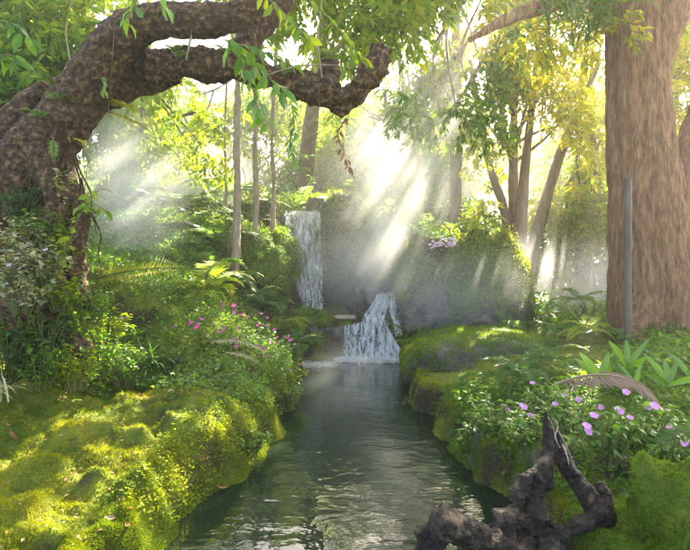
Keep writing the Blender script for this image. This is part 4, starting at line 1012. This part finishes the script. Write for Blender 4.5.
# broad upright leaves (bird's-nest type)
def broad(label, loc, dirs, L, W, seed, mat='leaf_fresh'):
    L *= .85; W *= .62
    root = empty('broad_leaf_plant', loc, label, 'plant', 'broad-leaved plants before the big trunk')
    g = np.random.default_rng(seed)
    for (a, e) in dirs:
        mb = MB(); k = 12; s = np.linspace(0, 1, k)
        D0 = np.array([math.cos(a) * math.cos(e), math.sin(a) * math.cos(e), math.sin(e)])
        LL = L * g.uniform(.75, 1.1); C_ = D0 * (s * LL)[:, None] + np.array([math.cos(a), math.sin(a), -.4]) * (.16 * LL * s ** 2)[:, None]
        S = unit(np.cross(D0, np.array([math.cos(a), math.sin(a), .01]) if e > .7 else np.array([0, 0, 1.])))
        fw = np.array([0, -1., .2])
        S = unit(np.cross(D0, fw)); w = W * np.sin(np.pi * (s * .92 + .04)) ** .8 * (1 + .06 * np.sin(s * 40)) * .5
        Nn = unit(np.cross(S, D0))
        V = np.stack([C_ - S * w[:, None] + Nn * (w * .35)[:, None], C_, C_ + S * w[:, None] + Nn * (w * .35)[:, None]], 1).reshape(-1, 3)
        q = [(3 * i + j, 3 * i + j + 1, 3 * i + j + 4, 3 * i + j + 3) for i in range(k - 1) for j in (0, 1)]
        mb.add(V, np.array(q), g.random()); o = mb.build('leaf', mat, root, smooth=True)
broad('upright broad-leaved plant left of the pole foot', at(600, 382, 3.6), [(3.0, 1.15), (2.6, .9), (.4, 1.35), (4.5, .7)], .30, .085, 1)
broad('tallest broad-leaved plant right at the pole foot', at(627, 368, 3.8), [(1.2, 1.5), (.2, 1.0), (3.3, 1.1), (5.0, .7)], .30, .075, 2)
broad('broad-leaved plant with spread leaves near the right edge', at(668, 385, 3.4), [(.5, 1.1), (2.5, 1.1), (1.5, 1.45), (5.8, .5), (3.6, .5)], .26, .07, 3)
broad('small broad-leaved sprout behind the dry frond', at(634, 385, 3.3), [(.5, 1.2), (2.6, 1.1), (4.5, .8)], .17, .045, 4)
broad('broad-leaved plant cut by the right edge', at(690, 378, 3.7), [(.5, 1.1), (2.5, 1.1), (4.0, .6)], .25, .07, 5)

# ------------------------------------------------------------------ leaf sprigs and vines
def sprig(label, pts, Y, n, L, mat, seed, group=None, name='leafy_sprig', asp=.42, w=.03, hang=.6, T=T_LEAF, cat='sprig'):
    g = np.random.default_rng(seed)
    P = spline(np.array([at(x, y, Y + (0 if len(q_) == 0 else q_[0])) for x, y, *q_ in pts]), max(n, 6))
    root = empty(name, P[0], label, cat, group)
    mb = MB(); tube(mb, P, np.linspace(.006, .002, len(P)), n=len(P), sides=5, cap=False)
    mb.shift(P[0]).build('stem', 'stem', root)
    mb = MB(); m = len(P)
    T_ = unit(np.gradient(P, axis=0))
    a = g.uniform(0, 6.28, m)
    side = np.stack([np.cos(a), np.sin(a) * .7, g.normal(size=m) * .2], 1)
    D = unit(side + T_ * .5 + [0, 0, -hang])
    Ls = L * g.uniform(.6, 1.2, m)
    leaves(mb, P + side * w * .3, D, unit(np.array([0, -.5, .8]) + g.normal(size=(m, 3)) * .5), Ls, Ls * asp, T, bend=.15)
    mb.shift(P[0]).build('leaves', mat, root)
GS = 'leafy sprigs hanging by the forked limb'
sprig('broad green sprig across the middle of the limb', [(232, 48), (250, 62), (270, 78), (282, 92)], 3.1, 26, .11, 'leaf_fresh', 1, GS)
sprig('drooping sprig below the limb middle', [(240, 62), (252, 88), (262, 108), (268, 125)], 3.1, 20, .10, 'leaf_fresh', 2, GS)
sprig('small-leaved sprig hanging lowest at centre', [(292, 105), (294, 125), (290, 145), (296, 165)], 3.4, 44, .05, 'leaf_fresh', 3, GS)
sprig('short sprig hanging right of the fork', [(398, 92), (404, 100), (402, 115)], 3.6, 12, .075, 'leaf_green', 4, GS)
sprig('reddish withered sprig below the fork', [(346, 118), (338, 135), (345, 155), (350, 175)], 4.2, 30, .06, 'leaf_fallen', 5, GS)
sprig('dark sprig hanging over the left limb top', [(140, -10), (133, 8), (127, 24)], 3.0, 10, .10, 'leaf_fresh', 6, GS)
sprig('sprig at the top edge left of centre', [(165, -14), (164, 0), (166, 12)], 3.0, 7, .09, 'leaf_fresh', 7, GS)
sprig('dense sprig at the top above the limb', [(250, -20), (275, 5), (300, 30), (310, 45)], 3.3, 30, .10, 'leaf_lime', 8, GS)
sprig('long sprig rising right of the forked end', [(300, -10), (330, 20), (350, 45), (362, 60)], 3.6, 26, .10, 'leaf_lime', 9, GS)
sprig('sprig of green leaves on the lower limb', [(225, 40), (240, 45), (258, 50), (292, 66)], 3.0, 20, .10, 'leaf_green', 10, GS)
sprig('twiggy sprig at the upper left corner', [(-10, 20), (12, 24), (30, 40)], 2.9, 16, .11, 'leaf_green', 11, GS)
sprig('second sprig at the upper left corner', [(-10, 60), (8, 55), (24, 62)], 3.0, 14, .11, 'leaf_green', 12, GS)
sprig('pair of bright leaves against the shaded limb', [(102, 78), (104, 86), (100, 92)], 3.4, 4, .07, 'leaf_fresh', 13, GS)
sprig('bright sprout on a thin stem before the mist', [(60, 262), (70, 240), (78, 220), (84, 205), (92, 204), (104, 210)], 3.7, 22, .085, 'leaf_lime', 14, None, asp=.5)
sprig('top sprout leaf cluster above the bright stem', [(84, 205), (92, 195), (100, 190)], 3.7, 10, .08, 'leaf_lime', 15, None, asp=.5)

# dangling fine vines below the limb
GV = 'thin vines hanging from the arching limb'
for i, (x, y0, y1, lab) in enumerate([(115, 20, 130, 'thin vine dangling in front of the thick bend'), (160, 40, 95, 'short vine beside the white hanging flower'), (285, 85, 150, 'vine dropping left of the lowest sprig'),
                                      (325, 0, 110, 'straight vine crossing the fork from above'), (88, 160, 215, 'vine trailing off the trunk'), (192, 30, 75, 'short stout vine linking the two limbs')]):
    a_ = at(x, y0, 3.75); b_ = at(x + rng.normal() * 6, y1, 3.75)
    mb = MB(); tube(mb, [a_, (a_ + b_) / 2 + rng.normal(size=3) * .02, b_], [.0026, .002, .001], n=24, sides=5, amp=.002, freq=20)
    o = mb.shift(a_).build('hanging_vine', 'bark_bg', loc=a_); tag(o, lab, 'vine', GV)

# ------------------------------------------------------------------ driftwood stump
def driftwood():
    Y = 2.15; b = at(520, 600, Y)
    root = empty('driftwood_stump', b, 'gnarled dark driftwood stump in the right foreground', 'driftwood')
    mb = MB(); kw = dict(rid=True)
    tube(mb, [at(420, 575, 2.0), at(430, 540, 2.0), at(446, 524, 2.02), at(466, 535, 2.05), at(495, 552, 2.1), at(530, 560, 2.15)], [.05, .055, .05, .045, .065, .09], n=90, sides=44, amp=.045, freq=11, seed=1, **kw)
    tube(mb, [at(500, 575, 2.15), at(498, 545, 2.15), at(508, 520, 2.15), at(526, 516, 2.2), at(545, 535, 2.2)], [.07, .06, .042, .045, .06], n=70, sides=40, amp=.045, freq=11, seed=2, **kw)
    tube(mb, [at(545, 560, 2.2), at(536, 520, 2.2), at(534, 488, 2.22), at(546, 470, 2.24), at(552, 448, 2.26), at(548, 425, 2.28), at(545, 412, 2.28)], [.08, .05, .036, .032, .032, .020, .006], n=100, sides=40, amp=.036, freq=10, seed=3, zs=.45, **kw)
    tube(mb, [at(556, 430, 2.28), at(562, 455, 2.26), at(572, 478, 2.24), at(590, 500, 2.22), at(603, 520, 2.2), at(600, 560, 2.2)], [.012, .026, .032, .035, .04, .06], n=80, sides=36, amp=.036, freq=10, seed=4, zs=.45, **kw)
    tube(mb, [at(545, 560, 2.12), at(565, 532, 2.1), at(590, 520, 2.12), at(606, 500, 2.15), at(600, 482, 2.18)], [.07, .036, .032, .026, .012], n=70, sides=36, amp=.034, freq=12, seed=5, **kw)
    tube(mb, [at(520, 500, 2.2), at(524, 485, 2.2), at(534, 478, 2.22), at(546, 486, 2.24)], [.04, .032, .03, .03], n=40, sides=28, amp=.03, freq=14, seed=6, **kw)
    tube(mb, [at(470, 570, 2.2), at(520, 560, 2.25), at(580, 565, 2.25)], [.12, .14, .12], n=50, sides=36, amp=.06, freq=9, seed=7, **kw)
    mb.shift(b).build('wood', 'driftwood', root, smooth=True)
    mb = MB()
    tube(mb, [at(551, 416, 2.235), at(558, 426, 2.225), at(555, 436, 2.22), at(560, 448, 2.215)], [.002, .0045, .003, .0015], n=50, sides=8, amp=.006, freq=60, seed=8)
    tube(mb, [at(560, 440, 2.215), at(566, 452, 2.205), at(569, 466, 2.20)], [.001, .004, .001], n=40, sides=8, amp=.006, freq=60, seed=9)
    mb.shift(b).build('bare_splinter', 'bark_pale', root, smooth=True)
driftwood()
# low mound of earth the stump stands on
boulder('wet rock under the driftwood stump', at(530, 640, 2.3), (.55, .4, .35), 90, mat='rock_wet', amp=.2)

# ------------------------------------------------------------------ fallen leaves
GFN = 'fallen brown leaves on the left moss'
fall_l = [(88, 395, .10, 'largest curled rust-brown leaf at the moss back'), (13, 439, .06, 'rust leaf near the left edge of the moss'), (71, 443, .05, 'pale tan leaf on the middle moss'),
          (62, 402, .05, 'tan leaf left of the largest rust leaf'), (34, 398, .05, 'tan leaf furthest left at the moss back'), (186, 395, .06, 'light tan leaf at the back right of the moss'),
          (170, 393, .045, 'small brown leaf left of the light tan one'), (140, 398, .045, 'pinkish leaf behind the mossy hump'), (103, 390, .04, 'small leaf right behind the largest rust leaf'),
          (128, 530, .045, 'pale tan leaf lowest near the pond edge'), (66, 483, .04, 'narrow pale leaf on the yellow moss'), (203, 461, .045, 'pale leaf at the right brow of the bank'),
          (110, 521, .04, 'tiny pale leaf on the front moss'), (9, 428, .035, 'dark leaf on the bright left moss'), (106, 410, .04, 'whitish leaf behind the mossy step'),
          (224, 388, .06, 'brown leaf under the straw frond'), (240, 500, .06, 'orange leaf floating at the pond edge')]
for i, (px, py, L, lab) in enumerate(fall_l):
    L *= 1.35
    Ys = np.linspace(1.8, 6, 800); x = (px - HX) / F * Ys; z = CH + (HY - py) / F * Ys
    hit = np.argmax(z <= H(x, Ys) + .012); p = np.array([x[hit], Ys[hit], max(.006, H(x[hit], Ys[hit])) + .024])
    if px == 240: p = at(222, 490, 3.42); p[2] = .008
    mb = MB(); k = 9; s = np.linspace(0, 1, k); w = L * .42 * np.sin(np.pi * (s * .96 + .02)) ** .7 * .5
    curl = .3 + .5 * rng.random()
    C_ = np.stack([(s - .5) * L, 0 * s, curl * L * ((s - .5) ** 2) * 1.3], 1)
    V = np.concatenate([C_ + np.stack([0 * s, -w, w * .5], 1), C_, C_ + np.stack([0 * s, w, w * .5], 1)])
    q = [(r_ * k + j, r_ * k + j + 1, (r_ + 1) * k + j + 1, (r_ + 1) * k + j) for r_ in (0, 1) for j in range(k - 1)]
    mb.add(V, np.array(q), rng.random() * (.4 if i < 2 else 1) + (0 if i < 2 else .1))
    o = mb.build('fallen_leaf', 'leaf_fallen', smooth=True, loc=p); o.rotation_euler = (rng.normal() * .25, rng.normal() * .25, rng.uniform(0, 6.28))
    tag(o, lab, 'leaf', GFN)
# fine litter: uncountable
mb = MB(); n = 1500
y = rng.uniform(2, 5.2, n); x = rng.uniform(-.72, -.1, n) * y; k = wet_d(x, y) > .05; x, y = x[k], y[k]; n = len(x)
P = np.stack([x, y, H(x, y) + .014], -1); Ls = rng.uniform(.010, .032, n)
leaves(mb, P, unit(rng.normal(size=(n, 3)) * [1, 1, .15]), unit(np.array([0, 0, 1.]) + rng.normal(size=(n, 3)) * .3), Ls, Ls * .5, T_DIA)
tag(mb.build('leaf_litter', 'leaf_fallen'), 'small dry leaf bits scattered on the moss', None, None, 'stuff')

# ------------------------------------------------------------------ haze and mist
def haze():
    m, nt, N, Lk = newmat('haze_air')
    v = N('ShaderNodeVolumePrincipled'); v.inputs['Color'].default_value = (1, .97, .92, 1)
    v.inputs['Density'].default_value = HAZE; v.inputs['Anisotropy'].default_value = .78
    o = N('ShaderNodeOutputMaterial'); Lk(v.outputs[0], o.inputs['Volume'])
    mb = MB(); x0, x1, y0, y1, z0, z1 = -16, 18, -3, 26, -1.6, 13.0
    V = [(x0, y0, z0), (x1, y0, z0), (x1, y1, z0), (x0, y1, z0), (x0, y0, z1), (x1, y0, z1), (x1, y1, z1), (x0, y1, z1)]
    mb.add(V, [(0, 3, 2, 1), (4, 5, 6, 7), (0, 1, 5, 4), (1, 2, 6, 5), (2, 3, 7, 6), (3, 0, 4, 7)])
    tag(mb.build('haze', 'haze_air'), 'sunlit humid air of the garden', None, None, 'stuff')
HAZE = .0065
haze()
def mist(name, label, c, rad, dens, scale, seed, th=.42, g_=.15):
    m, nt, N, Lk = newmat('mist_%d' % seed)
    tc = N('ShaderNodeTexCoord')
    ln = N('ShaderNodeVectorMath'); ln.operation = 'LENGTH'; Lk(tc.outputs['Object'], ln.inputs[0])
    fo = N('ShaderNodeMapRange'); fo.interpolation_type = 'SMOOTHSTEP'; fo.inputs['From Min'].default_value = 1.; fo.inputs['From Max'].default_value = .15
    Lk(ln.outputs['Value'], fo.inputs['Value'])
    mp = N('ShaderNodeMapping'); mp.inputs['Location'].default_value = (seed * 3.1, seed, 0); mp.inputs['Scale'].default_value = rad
    Lk(tc.outputs['Object'], mp.inputs[0])
    nz = N('ShaderNodeTexNoise'); nz.inputs['Scale'].default_value = scale; nz.inputs['Detail'].default_value = 4; nz.inputs['Distortion'].default_value = .6
    Lk(mp.outputs[0], nz.inputs['Vector'])
    mr = N('ShaderNodeMapRange'); mr.inputs['From Min'].default_value = th; mr.inputs['From Max'].default_value = th + .28
    Lk(nz.outputs['Fac'], mr.inputs['Value'])
    a = N('ShaderNodeMath'); a.operation = 'MULTIPLY'; Lk(mr.outputs[0], a.inputs[0]); Lk(fo.outputs[0], a.inputs[1])
    b = N('ShaderNodeMath'); b.operation = 'MULTIPLY'; Lk(a.outputs[0], b.inputs[0]); b.inputs[1].default_value = dens
    v = N('ShaderNodeVolumePrincipled'); v.inputs['Color'].default_value = (.97, .98, 1, 1); v.inputs['Anisotropy'].default_value = g_
    Lk(b.outputs[0], v.inputs['Density'])
    o = N('ShaderNodeOutputMaterial'); Lk(v.outputs[0], o.inputs['Volume'])
    m.cycles.volume_step_rate = 1.0
    V, Fc = ICO[3]; mb = MB(); mb.add(V, Fc)
    ob = mb.build(name, m.name); ob.location = [float(q) for q in c]; ob.scale = rad
    tag(ob, label, None, None, 'stuff')
mist('mist_plume', 'pale mist plume rising beside the left trunk', at(135, 175, 6.3), (.9, .5, 1.3), 1.5, 1.2, 1, .30)
mist('waterfall_mist', 'thick mist drifting up from the falls', at(368, 250, 8.6), (1.5, .8, 1.7), .9, .9, 2, .30)
mist('high_mist', 'bright mist caught in the sun shafts', at(425, 150, 9.2), (1.7, .8, 1.6), 1.1, 1.0, 5, .28)
mist('low_mist', 'low mist bank behind the moss rock', at(575, 285, 9.0), (2.4, .7, 1.1), .9, .9, 3, .32)
mist('thin_mist', 'thin mist veil before the wide creeper mound', at(455, 290, 7.6), (1.5, .45, .85), .55, .9, 8, .22)
mist('back_mist', 'pale mist drifting between the rear trees', np.array([1.5, 13.5, 2.6]), (6.5, 2.2, 2.8), .42, .6, 6, .18)
mist('hill_mist', 'soft mist over the fern hillside', at(185, 190, 10.0), (2.2, 1.2, 1.3), .45, .9, 7, .28)
mist('water_mist', 'thin mist hanging over the pond', at(350, 400, 6.0), (.8, 1.7, .8), .4, 1.4, 4, .36)

# ------------------------------------------------------------------ light, sky, camera
w = bpy.data.worlds.new('World'); SC.world = w; w.use_nodes = True
nt = w.node_tree; nt.nodes.clear()
sky = nt.nodes.new('ShaderNodeTexSky'); sky.sky_type = 'NISHITA'; sky.sun_disc = False
el = math.asin(SUN[2]); az = math.atan2(SUN[0], SUN[1])
sky.sun_elevation = el; sky.sun_rotation = az
sky.air_density = .45; sky.dust_density = 2.5; sky.ozone_density = .4
bg = nt.nodes.new('ShaderNodeBackground'); bg.inputs[1].default_value = .15
out = nt.nodes.new('ShaderNodeOutputWorld')
tint = nt.nodes.new('ShaderNodeMix'); tint.data_type = 'RGBA'; tint.blend_type = 'MULTIPLY'; tint.inputs[0].default_value = 1
nt.links.new(sky.outputs[0], tint.inputs[6]); tint.inputs[7].default_value = (1, .93, .79, 1)
nt.links.new(tint.outputs[2], bg.inputs[0]); nt.links.new(bg.outputs[0], out.inputs[0])
ld = bpy.data.lights.new('sun', 'SUN'); ld.energy = 5.0; ld.angle = math.radians(.5); ld.color = (1, .90, .70)
lo = bpy.data.objects.new('sun', ld); COL.objects.link(lo)
lo.rotation_euler = Vector(SUN).to_track_quat('Z', 'Y').to_euler()
cam = bpy.data.cameras.new('camera'); co = bpy.data.objects.new('camera', cam); COL.objects.link(co)
co.location = (0, 0, CH); co.rotation_euler = (math.radians(90), 0, 0)
cam.sensor_width = 36; cam.lens = F / 690 * 36; cam.clip_end = 2000; cam.clip_start = .05
cam.shift_y = -(275 - HY) / 690.0
SC.camera = co
SC.view_settings.view_transform = 'Standard'; SC.view_settings.look = 'None'
SC.view_settings.gamma = 1; SC.view_settings.use_curve_mapping = False
SC.view_settings.exposure = 3.6
cy = SC.cycles
cy.use_denoising = True; cy.denoiser = 'OPENIMAGEDENOISE'
cy.max_bounces = 6; cy.diffuse_bounces = 3; cy.glossy_bounces = 3; cy.transmission_bounces = 4; cy.volume_bounces = 1; cy.transparent_max_bounces = 12
cy.volume_max_steps = 96; cy.volume_step_rate = 1.0
cy.sample_clamp_indirect = 8
